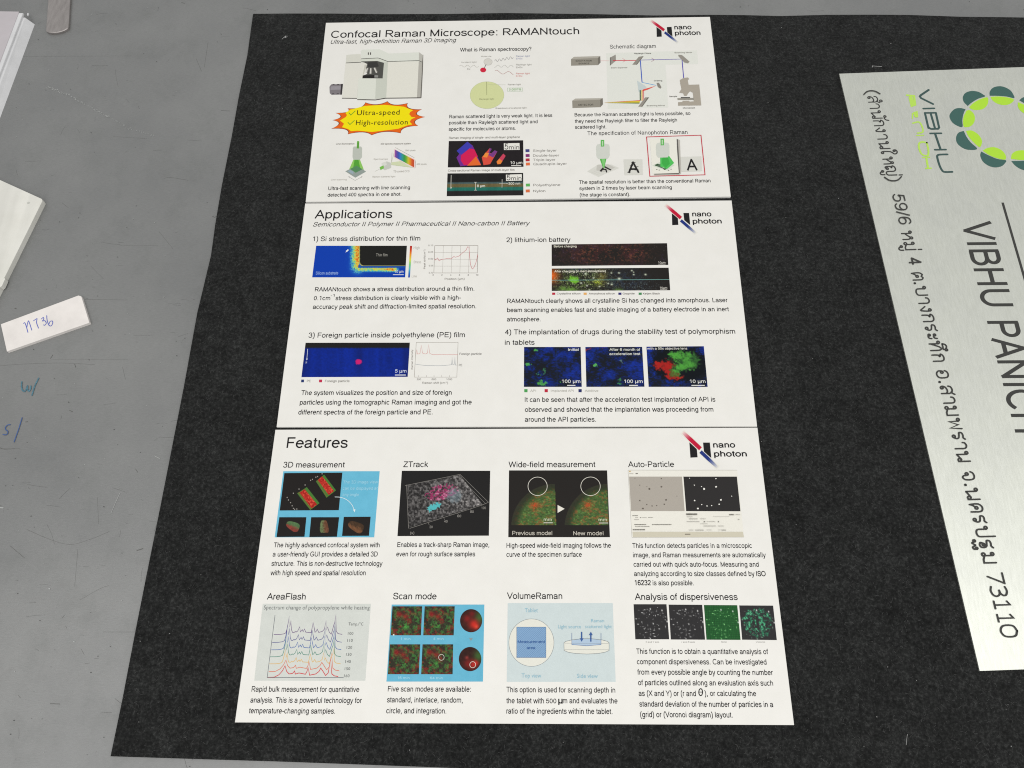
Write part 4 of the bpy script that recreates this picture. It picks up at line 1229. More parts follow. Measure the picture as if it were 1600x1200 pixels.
p.stroke(z((1078, 450), (1083, 460), (1097, 446), (1108, 466), (1120, 457), (1150, 452), (1170, 448), (1188, 452), (1207, 436), (1217, 441), (1242, 433), (1270, 408), (1290, 392), (1300, 370), (1309, 373), (1314, 440), (1320, 492), (1331, 521), (1341, 512), (1355, 482), (1363, 450), (1368, 422)), 0.6, (196, 96, 104))
for t, y in (('0.10', 366), ('0.05', 411), ('0.00', 457), ('-0.05', 503), ('-0.10', 551)): tz(p, z, t, 1034, y, 1067, 2.4, (136, 130, 124))
for i, t in enumerate(('0', '2', '4', '6', '8', '10')):
    x = 1067 + i * 59.3
    tz(p, z, t, x - (4 if i < 5 else 8), 566, x + (4 if i < 5 else 9), 2.4, (120, 115, 110))
tz(p, z, 'Position (μm)', 1145, 594, 1279, 3.0, (124, 118, 112)); p.vtext('Peak shift(cm⁻¹)', *z((1015, 520))[0], z((0, 390))[0][1], 2.8, (130, 124, 118))
p.build('peak_shift_chart', B2)

z = z6
def battery(seed, kind):
    def f(u, v, x, y):
        c = const(u, (36, 33, 31))
        n = vnoise(x, y, .35, seed, 4, .7); n2 = vnoise(x, y, .06, seed + 1, 2); f1 = vnoise(x, y, 1.1, seed + 2, 2, .6)
        if kind == 0:
            m = blob(u, v, .38, .45, .26, .6) + .9 * blob(u, v, .72, .45, .14, .5)
            c = mixr(c, (74, 38, 38), m * sstep(.40, .62, n2 * .5 + n * .5) * .8)
            c = mixr(c, (56, 44, 66), sstep(.5, .7, n2) * sstep(.45, .7, n) * .5)
            c = mixr(c, (128, 76, 54), m * sstep(.58, .80, vnoise(x, y * 1.3, .45, seed + 5, 2, .6)) * .7)
            c = mixr(c, (120, 112, 112), sstep(.72, .86, f1) * sstep(.5, .6, n) * .5)
        else:
            c = mixr(c, (46, 64, 96), blob(u, v, .60, .6, .2, .6) * .5 * sstep(.3, .7, n) + .5 * blob(u, v, .22, .0, .1, .2))
            c = mixr(c, (86, 106, 50), (blob(u, v, .2, .6, .22, .7)) * sstep(.42, .7, n))
            c = mixr(c, (112, 182, 48), sstep(.35, .7, blob(u, v, .19, .50, .055, .20) * (0.3 + n * 1.2)))
            c = mixr(c, (178, 196, 60), blob(u, v, .39, .62, .05, .16) * sstep(.4, .6, f1))
            c = mixr(c, (130, 116, 50), blob(u, v, .43, .35, .04, .3) * n)
            c = mixr(c, (222, 96, 30), blob(u, v, -.0, .33, .055, .3))
            c = mixr(c, (104, 150, 60), (blob(u, v, .17, 1, .05, .14) + blob(u, v, .565, 1, .035, .1) + blob(u, v, .1, .93, .05, .14) * .7) * (.3 + n))
            c = mixr(c, (200, 214, 160), (blob(u, v, .25, .5, .3, .7)) * sstep(.68, .80, f1) * .9)
            c = mixr(c, (120, 140, 140), blob(u, v, .75, .8, .14, .3) * sstep(.6, .8, f1) * .7)
            for (a, b2, r) in ((.51, .22, .008), (.51, .73, .01), (.575, .22, .009), (.685, .12, .008), (.70, .3, .008), (.29, .25, .012), (.405, .82, .008), (.32, .97, .008), (.355, .44, .008), (.25, .66, .01), (.30, .78, .009), (.48, .69, .008), (.70, .19, .006), (.575, .48, .014), (.80, .30, .01)):
                c = mixr(c, (206, 216, 190), blob(u, v, a, b2, r, r * 4))
        return c
    return f
p = Print(F2)
p.raster([(861.9, 382), (1042.3, 380), (1044.2, 414), (862, 415.6)], battery(31, 0), 0.8)
tz(p, z, 'Before charging', 355, 322, 487, 3.2, (226, 222, 206), bold=.012); tz(p, z, '10μm', 962, 416, 1004, 3.2, (214, 210, 200)); p.stroke(z((962, 420), (1004, 420)), .5, (214, 210, 200))
p.build('battery_before_picture', B2)
p = Print(F2)
p.raster([(862.2, 419.6), (1044.7, 418.3), (1047.2, 453.5), (862, 454.6)], battery(41, 1), 0.7)
tz(p, z, 'After charging (in inert atmosphere)', 358, 467, 657, 3.2, (230, 226, 210), bold=.012); tz(p, z, '10μm', 972, 563, 1014, 3.2, (214, 210, 200)); p.stroke(z((972, 567), (1014, 567)), .5, (214, 210, 200))
p.stroke(z((343, 513), (1027, 509)), .7, (120, 176, 168))
p.build('battery_after_picture', B2)
p = Print(F2)
for x0, c_, t, a, b2 in ((345, (186, 44, 64), 'Crystalline silicon', 372, 510), (528, (226, 170, 96), 'Amorphous silicon', 558, 710), (730, (46, 42, 112), 'Graphite', 755, 825), (848, (66, 136, 84), 'Ketjen Black', 873, 972)):
    p.poly(z((x0, 585), (x0 + 18, 585), (x0 + 18, 598), (x0, 598)), c_)
    tz(p, z, t, a, 596, b2, 2.8, (90, 84, 78), bold=.008)
p.build('legend', B2)['kind'] = 'stuff'

z = zoom(420, 500, 4.21)
def foreign(u, v, x, y):
    X, Y = (x - 420) * 4.21, (y - 500) * 4.21
    n = vnoise(x, y, .5, 51, 3); n2 = vnoise(x, y * .1, .18, 52, 2)
    c = const(u, (8, 36, 128)) * (0.80 + .28 * n + .22 * n2)[:, None]
    c = mixr(c, (12, 26, 92), blob(X, Y, 605, 250, 22, 90) * .6 + .5 * sstep(.86, 1, u) + .5 * sstep(.1, 0, u))
    c = mixr(c, (200, 30, 110), sstep(1.25, .75, np.hypot((X - 594) / 23, (Y - 276) / 19) + (vnoise(x, y, .3, 55, 2) - .5) * .9))
    c = mixr(c, (30, 29, 28), sstep(192, 180, Y + 4 * n))
    return c
p = Print(F2)
p.raster([(477.5, 535.6), (640.4, 535.4), (637, 588.8), (471, 589.3)], foreign, 0.8)
tz(p, z, '5 μm', 829, 346, 905, 5.2, (214, 220, 232), res=3); p.stroke(z((830, 362), (901, 362)), 1.4, (226, 230, 238)); p.stroke(z((256, 190), (250, 262)), .8, (206, 212, 226)); p.poly(z((245, 254), (257, 254), (250, 266)), (206, 212, 226)); tz(p, z, 'z', 240, 284, 252, 3, (206, 212, 226))
p.build('particle_picture', B2)
p = Print(F2)
p.poly(z((214, 392), (232, 392), (231, 410), (212, 410)), (40, 56, 108)); p.poly(z((331, 392), (351, 392), (350, 410), (330, 410)), (190, 42, 76))
tz(p, z, 'PE', 250, 409, 275, 3.6, (110, 106, 100)); tz(p, z, 'Foreign particle', 369, 409, 531, 3.6, (110, 106, 100))
p.build('legend', B2)['kind'] = 'stuff'
p = Print(F2)
p.stroke(z((970, 148), (1245, 147), (1237, 376), (957, 376), (970, 147)), .5, (140, 132, 122))
p.stroke(z((968, 226), (973, 194), (978, 224), (994, 222), (1003, 164), (1011, 218), (1030, 224), (1043, 218), (1051, 161), (1059, 220), (1078, 228), (1130, 227), (1140, 225), (1150, 228), (1243, 228)), .5, (206, 116, 112))
p.stroke(z((964, 290), (985, 294), (1040, 300), (1130, 301), (1180, 297), (1202, 294), (1206, 244), (1210, 293), (1220, 292), (1224, 244), (1228, 297), (1240, 296)), .5, (126, 136, 146))
for i in range(5): p.stroke(z((986 + 50.5 * i, 376), (986 + 50.5 * i, 364)), .4, (140, 132, 122))
tz(p, z, 'Foreign particle', 1254, 230, 1400, 3.4, (96, 92, 88)); tz(p, z, 'PE', 1250, 304, 1272, 3.4, (96, 92, 88))
tz(p, z, '200', 973, 396, 1001, 2.8, (120, 115, 110)); tz(p, z, '600', 1071, 396, 1101, 2.8, (120, 115, 110)); tz(p, z, '1000', 1168, 396, 1206, 2.8, (120, 115, 110)); tz(p, z, 'Raman shift (cm⁻¹)', 1010, 420, 1178, 3.2, (130, 126, 120))
p.vtext('Raman Intensity', *z((948, 325))[0], z((0, 195))[0][1], 2.8, (130, 124, 118))
p.build('spectrum_chart', B2)

z8 = zoom(770, 500, 3.721)
z = z8
def tissue(seed, spots, kind=0):
    def f(u, v, x, y):
        n = vnoise(x, y, .07, seed, 3, .6); wu = (vnoise(x, y, .32, seed + 7, 3, .6) - .5); wv = (vnoise(x, y, .32, seed + 8, 3, .6) - .5); s_ = vnoise(x, y * 2.2, .35, seed + 1, 3, .7); g = vnoise(x, y, .6, seed + 2, 3, .7)
        c = const(u, (22, 26, 34))
        c = mixr(c, (18, 38, 112), sstep(.38, .66, n * .6 + s_ * .45))
        c = mixr(c, (22, 52, 160), sstep(.54, .76, n * .55 + s_ * .45) * .8)
        for (a, b2, rx, ry, col) in spots:
            c = mixr(c, col, sstep(.35, .6, blob(u + wu * .10, v + wv * .14, a, b2, rx * .85, ry * .85) * (.5 + .8 * g)) * .85)
        if kind == 1:
            U, V_ = u + wu * .16, v + wv * .20
            d = np.hypot((U - .55) / .47, (V_ - .44) / .43)
            c = mixr(c, (14, 18, 24), sstep(1.12, .92, d))
            red = np.maximum.reduce([blob(U, V_, .19, .47, .10, .11, 4), blob(U, V_, .34, .48, .13, .15, 4), blob(U, V_, .46, .76, .17, .09, 4), blob(U, V_, .36, .64, .10, .10, 4)])
            grn = np.maximum.reduce([blob(U, V_, .52, .24, .18, .15, 4), blob(U, V_, .72, .36, .19, .24, 4), blob(U, V_, .60, .50, .16, .14, 4), blob(U, V_, .46, .66, .09, .10, 4)])
            tex = .55 + .6 * vnoise(x, y, .28, seed + 9, 3, .65)
            c = mixr(c, (166, 34, 30), sstep(.15, .85, red * tex))
            c = mixr(c, (88, 66, 34), sstep(.25, .6, grn * red * 2))
            c = mixr(c, (78, 158, 60), sstep(.15, .95, grn * tex) * (1 - .6 * sstep(.2, .8, red)))
            c = mixr(c, (26, 50, 34), blob(U, V_, .80, .34, .06, .09) * .85 + blob(U, V_, .60, .38, .05, .05) * .6)
        else:
            c = mixr(c, (40, 70, 130), (np.abs(u - .575) < .006) * .35 * (kind == 0))
        return c
    return f
GS = (84, 176, 80)
p = Print(F2)
p.raster([(818.9, 542.2), (907.3, 542.2), (909, 604.5), (818.6, 604.5)], tissue(61, [(.08, .44, .06, .07, GS), (.22, .07, .05, .06, GS), (.28, .88, .06, .05, GS), (.34, .93, .09, .05, GS), (.36, .62, .03, .08, (60, 120, 80)), (.25, .68, .02, .02, GS), (.66, .88, .02, .03, GS), (.3, .7, .03, .03, (50, 110, 70))]), .8)
tz(p, z, 'Initial', 438, 179, 499, 3.9, (222, 222, 214), bold=.012); tz(p, z, '100 μm', 402, 366, 509, 5.2, (230, 230, 224), res=3); p.stroke(z((432, 380), (480, 380)), 1.3, (236, 236, 230))
p.build('tablet_initial_picture', B2)
p = Print(F2)
p.raster([(914.6, 542.2), (1003.3, 542), (1007, 604.3), (916.2, 604.5)], tissue(71, [(.17, .47, .035, .06, (96, 190, 92)), (.58, .82, .04, .05, (60, 130, 80)), (.56, .92, .04, .03, (60, 140, 80)), (.63, .36, .025, .03, (90, 120, 120)), (.04, .06, .1, .03, (140, 40, 50)), (.33, .02, .03, .02, (150, 44, 50))], 2), .8)
tz(p, z, 'After 6 month of', 678, 179, 857, 3.9, (214, 216, 206), bold=.012); tz(p, z, 'acceleration test', 678, 204, 857, 3.9, (214, 216, 206), bold=.012); tz(p, z, '100 μm', 764, 366, 872, 5.2, (230, 230, 224), res=3); p.stroke(z((793, 380), (843, 380)), 1.3, (236, 236, 230))
p.build('tablet_aged_picture', B2)
p = Print(F2)
p.raster([(1010, 541.7), (1099.7, 541), (1105.7, 604.5), (1013.5, 604.5)], tissue(81, [], 1), .7)
tz(p, z, 'with a 50x objective lens', 897, 172, 1131, 3.4, (214, 212, 204), bold=.01); tz(p, z, '10 μm', 1146, 366, 1237, 5.2, (230, 230, 224), res=3); p.stroke(z((1155, 380), (1232, 380)), 1.3, (236, 236, 230))
p.build('tablet_detail_picture', B2)
p = Print(F2)
for x0, c_, t, a, b2 in ((183, (76, 158, 84), 'API', 218, 251), (301, (186, 40, 62), 'Implanted API', 338, 470), (498, (44, 50, 104), 'Additive', 535, 614)):
    p.poly(z((x0, 402), (x0 + 19, 402), (x0 + 19, 420), (x0, 420)), c_); tz(p, z, t, a, 418, b2, 3.6, (160, 158, 148))
p.build('legend', B2)['kind'] = 'stuff'

# ======================= board 3
line(F3, B3, 'title_text', [('Features', 447.5, 699.9, 542.8, 16.6)], res=5, bold=0.004)
for t in (('3D measurement', 442.2, 730.6, 538.2, 8.9), ('ZTrack', 629.8, 729.9, 668.8, 8.9), ('Wide-field measurement', 794.5, 730.2, 930.3, 8.9), ('Auto-Particle', 981.5, 729.9, 1053.5, 8.9),
          ('AreaFlash', 416.8, 936.8, 477.3, 10.0), ('Scan mode', 614, 936.3, 682, 10.0), ('VolumeRaman', 792, 935.8, 878.6, 10.0), ('Analysis of dispersiveness', 992, 937.3, 1152.9, 10.2)):
    line(F3, B3, 'heading_text', [t], res=4, bold=0.005)
for g in (
    [('The highly advanced confocal system with', 427.5, 855.2, 593, 7.6), ('a user-friendly GUI provides a detailed 3D', 425.8, 869.6, 590, 7.7), ('structure. This is non-destructive technology', 423.8, 884.2, 597.4, 7.8), ('with high speed and spatial resolution', 422.2, 898.8, 571.2, 7.9)],
    [('Enables a track-sharp Raman image,', 620.6, 854.7, 764.4, 7.6), ('even for rough surface samples', 619, 869.3, 742.4, 7.7)],
    [('High-speed wide-field imaging follows the', 791.4, 855.9, 954.8, 7.6), ('curve of the specimen surface', 791.2, 870, 909.2, 7.7)],
    [('This function detects particles in a microscopic', 988.2, 856.2, 1175, 7.6), ('image, and Raman measurements are automatically', 989.3, 870.8, 1196.9, 7.7), ('carried out with quick auto-focus. Measuring and', 990, 885.5, 1185.8, 7.8),
     ('analyzing according to size classes defined by', 990.8, 900.1, 1179.4, 7.9), ('is also possible.', 1020, 914.5, 1084.2, 7.9)],
    [('Rapid bulk measurement for quantitative', 392.8, 1080.7, 561.2, 8.5), ('analysis. This is a powerful technology for', 390.9, 1097.8, 565, 8.6), ('temperature-changing samples.', 388.7, 1114.5, 523.3, 8.7)],
    [('Five scan modes are available:', 605.9, 1080.4, 735.6, 8.5), ('standard, interlace, random,', 604.5, 1097.4, 723, 8.6), ('circle, and integration.', 603.2, 1114.5, 697.2, 8.7)],
    [('This option is used for scanning depth in', 791.2, 1081.6, 961.4, 8.5), ('the tablet with', 791.2, 1098.8, 850, 8.6), ('500', 853, 1098.8, 869.4, 7.2), ('m and evaluates the', 879.5, 1098.8, 965, 8.6), ('ratio of the ingredients within the tablet.', 791.2, 1115, 957, 8.7)],
    [('This function is to obtain a quantitative analysis of', 994.4, 1021.6, 1200.4, 8.3), ('component dispersiveness. Can be investigated', 995.2, 1037.8, 1198, 8.4), ('from every possible angle by counting the number', 996.1, 1054.1, 1208, 8.5),
     ('of particles outlined along an evaluation axis such', 997, 1070.6, 1208.2, 8.6), ('as (X and Y) or (r and', 998, 1087.4, 1087.5, 8.6), ('), or calculating the', 1101, 1087.4, 1181.8, 8.6), ('standard deviation of the number of particles in a', 999.2, 1104, 1208.5, 8.7),
     ('(grid) or (Voronoi diagram) layout.', 1000.5, 1120.5, 1145, 8.8)]):
    line(F3, B3, 'paragraph_text', g, bold=0.008, res=2)
line(F3, B3, 'bold_text', [('ISO', 1182, 900.2, 1196.8, 7.9)], bold=0.02, res=3)
line(F3, B3, 'bold_text', [('16232', 991.9, 914.4, 1017, 7.9)], bold=0.02, res=3)
line(F3, B3, 'bold_text', [('μ', 872.2, 1098.8, 879.2, 9.6)], bold=0.02, res=3)
p = Print(F3)
p.ring(1094.8, 1081.5, 2.9, 5.4, 1.7, INK, 24); p.rect(1092.2, 1080.8, 1097.4, 1082, INK)
p.build('bold_text', B3)

# 3D measurement
z = zoom(400, 660, 4.103)
CY = (104, 182, 210)
def granule(u, v, x, y, sd=3):
    n = vnoise(x, y, .55, sd, 3, .7)
    c = mixr(const(u, (176, 38, 32)), (214, 96, 68), sstep(.52, .75, n))
    c = mixr(c, (150, 22, 24), sstep(.45, .3, n))
    return c
p = Print(F3)
p.raster([(442.7, 736.3), (593.3, 736.3), (584.7, 839.6), (429.2, 839.6)], lambda u, v, x, y: const(u, CY) + (vnoise(x, y, .1, 8)[:, None] - .5) * 10, 4)
p.poly(z((182, 325), (554, 322), (531, 563), (152, 565)), (32, 29, 28))
def slabpic(c0, ax_, hx):
    pass
for (q_out, q_in) in ((((326, 415), (407, 518), (348, 562), (264, 455)), ((312, 428), (392, 526), (356, 552), (278, 450))), (((437, 335), (513, 436), (452, 483), (384, 378)), ((424, 345), (500, 440), (466, 466), (396, 370)))):
    p.poly(z(*q_out), (70, 118, 50))
    p.raster(z(*q_in), granule, .7)
    a, b2 = np.array(q_out[3]), np.array(q_out[2])
    p.stroke(z((a[0] + 6, a[1] - 6), (b2[0] + 4, b2[1] - 4)), .7, (120, 90, 50))
for x, y in ((200, 482), (208, 498), (222, 515), (232, 535), (240, 552), (248, 558), (262, 556), (240, 455), (276, 428), (315, 402), (350, 372), (362, 366), (384, 352), (395, 348), (424, 330)):
    p.rect(*z((x - 3, y - 4))[0], *z((x + 3, y + 3))[0], (150, 146, 140))
def nugget(q, c1, c2, sd):
    p.poly(z(*q), (32, 29, 28))
for q in (((150, 608), (323, 608), (311, 733), (132, 735)), ((354, 608), (533, 608), (519, 733), (342, 735)), ((563, 606), (735, 605), (724, 727), (552, 728))): p.poly(z(*q), (32, 29, 28))
def ng(cx, cy, rx, ry, ang, ca, cb, sd):
    def f(u, v, x, y):
        X, Y = (x - 400) * 4.103 - cx, (y - 660) * 4.103 - cy
        a = X * math.cos(ang) + Y * math.sin(ang); b2 = -X * math.sin(ang) + Y * math.cos(ang)
        m = sstep(1.05, .9, (np.abs(a / rx) ** 3 + np.abs(b2 / (ry * (1 + .25 * a / rx))) ** 3))
        n = vnoise(x, y, .5, sd, 3)
        cc = mixr(const(u, ca), cb, sstep(-.3, .5, b2 / ry + (n - .5)))
        return const(u, (32, 29, 28)) * (1 - m)[:, None] + cc * (.75 + .4 * n)[:, None] * m[:, None]
    p.raster(z((cx - rx * 1.3, cy - rx * .85), (cx + rx * 1.3, cy - rx * .85), (cx + rx * 1.3, cy + rx * .85), (cx - rx * 1.3, cy + rx * .85)), f, .6)
ng(236, 665, 44, 28, .45, (84, 116, 74), (134, 62, 52), 5); ng(437, 668, 46, 26, 1.5, (110, 70, 50), (106, 120, 80), 6); ng(640, 668, 52, 30, .45, (74, 54, 38), (116, 78, 52), 7)
tz(p, z, 'The 3D image view', 558, 392, 781, 4.6, (160, 212, 230)); tz(p, z, 'can be displayed at', 556, 432, 779, 4.6, (160, 212, 230)); tz(p, z, 'any angle', 555, 472, 660, 4.6, (160, 212, 230))
p.stroke(z((505, 478), (545, 481), (585, 498), (615, 528), (630, 562)), .8, (222, 234, 236), smooth=4); p.poly(z((622, 560), (638, 556), (633, 577)), (222, 234, 236))
p.build('measurement_picture', B3)

# ZTrack
def ztrack(u, v, x, y):
    X, Y = (x - 400) * 4.103, (y - 660) * 4.103
    c = const(u, (32, 31, 31))
    P0, P1, P2, P3 = (968, 402), (1308, 338), (1450, 525), (975, 678)
    inside = np.ones(len(u), bool)
    for a, b2 in ((P0, P1), (P1, P2), (P2, P3), (P3, P0)):
        inside &= ((b2[0] - a[0]) * (Y - a[1]) - (b2[1] - a[1]) * (X - a[0])) > 0
    n = vnoise(x, y, .42, 91, 2, .5); g = vnoise(x, y, 1.2, 92, 2); n3 = vnoise(x, y, .25, 94, 3, .7)
    t = np.clip((n - .32) * 1.9, 0, 1) * (.7 + .5 * g)
    cc = const(u, (50, 48, 48)) + t[:, None] * np.array([108, 106, 104.])
    fade = .65 + .55 * u
    cc *= fade[:, None]
    n5 = vnoise(x, y, .45, 97, 2, .6)
    mg = sstep(.50, .60, blob(X + 50 * (n3 - .5), Y + .16 * (X - 1190) + 40 * (n5 - .5), 1188, 455, 116, 56, 8) * (.12 + n5 * 1.05))
    cc = mixr(cc, (158, 50, 98), mg * .85)
    cc = mixr(cc, (214, 150, 176), mg * sstep(.55, .75, n) * .7)
    cc = mixr(cc, (120, 140, 150), sstep(.5, .62, blob(X, Y, 1270, 470, 60, 60) * (.5 + g)) * .5)
    cc = mixr(cc, (84, 180, 184), sstep(.5, .6, blob(X + 40 * (n3 - .5), Y + .32 * (X - 1140) + 30 * (n5 - .5), 1140, 542, 46, 18, 4) * (.6 + n * .9)))
    c[inside] = cc[inside]
    return c
p = Print(F3)
p.raster([(627.9, 735.6), (766, 735.6), (763.9, 837), (621, 837.7)], ztrack, .7)
AX = (140, 136, 130)
p.stroke(z((955, 405), (1308, 333), (1490, 512), (1450, 530), (985, 680)), .5, AX); p.stroke(z((1300, 345), (1470, 520)), .4, AX); p.stroke(z((965, 400), (978, 680)), .5, AX)
for t, x0, y, x1 in (('(x)', 988, 716, 1014), ('20', 1112, 678, 1132), ('40', 1205, 642, 1228), ('60', 1290, 608, 1315), ('80', 1373, 580, 1396), ('100', 1445, 556, 1474)): tz(p, z, t, x0, y, x1, 3.8, (150, 146, 140))
for x, y in ((1105, 645), (1203, 610), (1292, 580), (1375, 553)): p.stroke(z((x, y), (x + 6, y + 14)), .4, AX)
p.build('surface_track_picture', B3)

# wide field
z = z3b
def wide(u, v, x, y):
    X, Y = (x - 770) * 3.556, (y - 660) * 3.556
    c = const(u, (36, 33, 31))
    n = vnoise(x, y * 1.8, .35, 101, 3, .7); n2 = vnoise(x + 40, y * 1.6, .22, 102, 3, .7); g = vnoise(x, y, 1.2, 103, 2)
    cc = const(u, (76, 104, 52)) * (.55 + .75 * n)[:, None]
    cc = mixr(cc, (150, 92, 52), sstep(.52, .70, n2) * .7)
    cc = mixr(cc, (120, 160, 80), sstep(.62, .76, n) * .6)
    cc = mixr(cc, (70, 90, 80), sstep(.62, .8, g) * .5)
    for ox, xr in ((0, 343), (297, 634)):
        d = np.hypot(X - (345 + ox), (Y - 585) * 1.0) / 243
        ins = (d < 1) & (Y < 571) & (X < xr + (Y - 345) * .03 + 2) & (X > 60 + ox)
        k = sstep(1.0, .78, d + (n - .5) * .08)
        e = const(u, (52, 52, 42)) * (1 - k)[:, None] * .85 + cc * (.25 + .75 * k)[:, None] * (.3 + .7 * k)[:, None]
        e = mixr(e, (190, 70, 36), blob(X, Y, 233 + ox, 462, 24, 22) * sstep(.35, .6, g))
        c[ins] = e[ins]
    return c
p = Print(F3)
p.raster([(795.3, 735), (948.6, 735), (953, 839.4), (794.2, 839.4)], wide, .7)
WH = (226, 222, 210)
p.ring(*z((249, 355))[0], 15.0, 14.4, .75, WH, 48); p.ring(*z((543, 355))[0], 15.2, 14.5, .75, WH, 48)
p.poly(z((360, 459), (399, 480), (360, 503)), WH); p.stroke(z((282, 558), (333, 558)), 1.0, WH); p.stroke(z((590, 559), (641, 559)), 1.0, WH)
tz(p, z, 'mm', 283, 548, 328, 5, (206, 206, 180)); tz(p, z, 'mm', 588, 549, 634, 5, (206, 206, 180))
tz(p, z, 'Previous model', 108, 626, 330, 6.4, (196, 190, 178), res=3); tz(p, z, 'New model', 447, 627, 615, 6.4, (196, 190, 178), res=3)
p.build('wide_field_picture', B3)

# auto particle
z = zoom(970, 730, 7.62)
p = Print(F3)
p.poly(z((88, 34), (1385, 34), (1465, 834), (132, 836)), (232, 229, 219))
p.stroke(z((86, 35), (1386, 35)), .5, (150, 146, 138)); p.stroke(z((86, 35), (132, 836)), .4, (160, 156, 148)); p.stroke(z((132, 836), (1466, 833)), .4, (170, 166, 158))
p.poly(z((98, 112), (728, 112), (760, 523), (122, 523)), (172, 165, 155)); p.poly(z((745, 112), (1382, 112), (1425, 525), (778, 523)), (46, 44, 44))
p.rect(*z((98, 42))[0], *z((118, 58))[0], (196, 170, 120)); p.rect(*z((100, 72))[0], *z((150, 82))[0], (190, 186, 176)); p.rect(*z((175, 70))[0], *z((204, 82))[0], (130, 126, 120))
rp = random.Random(5)
sp = [(225, 213, 8), (310, 230, 7), (340, 258, 14), (482, 136, 10), (482, 233, 13), (668, 345, 7), (538, 388, 13), (226, 398, 11), (308, 445, 8), (372, 462, 9), (428, 457, 8), (516, 442, 10), (264, 492, 12), (168, 132, 6)]
for x, y, r_ in sp:
    k = [(x + r_ * math.cos(a) * rp.uniform(.7, 1.2), y + r_ * .8 * math.sin(a) * rp.uniform(.7, 1.2)) for a in np.linspace(0, 6.283, 7, endpoint=False)]
    p.poly(z(*k), (104, 96, 88) if r_ > 7 else (136, 128, 120))
    p.poly(z(*[(a + 650 - (y - 130) * -0.012, b2) for a, b2 in k]), (236, 234, 226))
p.poly(z((140, 770), (1452, 770), (1466, 832), (146, 834)), (205, 199, 180)); p.rect(*z((762, 793))[0], *z((828, 804))[0], (120, 112, 100))
for x0, y0, x1, h, c_ in ((138, 573, 204, 9, 130), (172, 598, 206, 7, 170), (228, 596, 244, 9, 130), (252, 598, 310, 6, 170), (325, 596, 382, 7, 160), (160, 622, 214, 7, 170), (162, 680, 302, 9, 110), (372, 680, 602, 9, 125), (172, 704, 340, 7, 140), (142, 740, 288, 12, 100),
                          (778, 552, 910, 20, 110), (1290, 560, 1350, 14, 120), (1365, 562, 1420, 9, 180), (1100, 590, 1290, 3, 150), (785, 590, 852, 6, 160), (812, 614, 915, 8, 130), (945, 614, 1010, 7, 170), (785, 648, 935, 7, 165), (985, 645, 1002, 14, 120), (1020, 648, 1125, 6, 170), (1155, 645, 1168, 14, 120),
                          (945, 674, 1030, 6, 170), (985, 700, 1130, 7, 140), (1155, 700, 1225, 7, 165), (808, 748, 862, 7, 165), (885, 748, 985, 8, 135), (1020, 748, 1080, 6, 180), (1160, 748, 1185, 6, 165), (1195, 748, 1250, 8, 110), (1390, 622, 1410, 8, 150)):
    x = x0
    while x < x1:
        w = min(rp.uniform(5, 14), x1 - x)
        p.poly(z((x, y0), (x + w, y0), (x + w, y0 + h), (x, y0 + h)), (c_, c_ - 3, c_ - 10)); x += w + rp.uniform(1.5, 4)
p.build('particle_software_picture', B3)

# AreaFlash
z = zoom(400, 940, 8)
p = Print(F3)
p.raster([(410.5, 943.5), (579.6, 943.5), (570.8, 1063.6), (397.3, 1063.6)], lambda u, v, x, y: const(u, (209, 212, 206)) + (vnoise(x, y, .1, 8)[:, None] - .5) * 8, 4)
tz(p, z, 'Spectrum change of polypropylene while heating', 95, 98, 1420, 6.2, (96, 98, 98), res=3, font='hand')
c100 = [(222, 412), (300, 411), (345, 404), (372, 392), (388, 340), (402, 270), (416, 178), (421, 320), (428, 290), (437, 235), (444, 350), (456, 385), (475, 388), (490, 374), (500, 382), (522, 368), (545, 315), (556, 380), (578, 350), (590, 376), (606, 342), (622, 382), (690, 388), (700, 340), (714, 258), (728, 330), (738, 384), (752, 372), (765, 345), (785, 386), (830, 372), (855, 345), (877, 235), (884, 355), (895, 318), (915, 380), (940, 408), (955, 360), (975, 285), (985, 262), (1000, 150), (1003, 372), (1025, 400), (1078, 410)]
c150 = [(160, 876), (240, 873), (300, 842), (345, 790), (375, 730), (395, 800), (425, 832), (470, 825), (494, 795), (504, 834), (550, 820), (630, 836), (650, 800), (663, 750), (682, 848), (760, 832), (800, 800), (822, 760), (850, 800), (882, 852), (915, 818), (945, 640), (960, 832), (990, 856), (1040, 865)]
cols = [(104, 70, 124), (72, 72, 138), (56, 98, 168), (70, 136, 118), (220, 176, 96), (216, 116, 88), (204, 52, 62)]
starts = [(222, 412), (203, 510), (190, 603), (176, 690), (168, 778)]
for i, (sx, sy) in enumerate(starts):
    k = [1, 1, .98, .95, .80][i]
    pts = [(x + (sx - 222) * (1 - (x - 222) / 1400), sy + (y - 412) * k) for x, y in c100]
    p.stroke(z(*pts), .85, cols[i])
p.stroke(z(*c150), .95, cols[5])
p.stroke(z(*[(x - 12, y + 72) for x, y in c150]), 1.1, cols[6])
p.poly(z((925, 905), (940, 720), (950, 700), (958, 905)), (228, 120, 96)) if False else None
p.stroke(z((238, 170), (140, 950)), .7, (86, 90, 100)); p.stroke(z((138, 949), (1095, 949)), .7, (86, 90, 100))
for t, x, y in (('100', 1148, 415), ('110', 1140, 503), ('120', 1132, 590), ('130', 1125, 678), ('140', 1116, 767), ('150', 1108, 856), ('160', 1100, 945)): tz(p, z, t, x, y, x + 68, 4.4, (84, 86, 86), font='hand')
tz(p, z, 'Temp./°C', 1155, 298, 1340, 4.6, (90, 92, 92), font='hand')
p.build('spectrum_change_chart', B3)

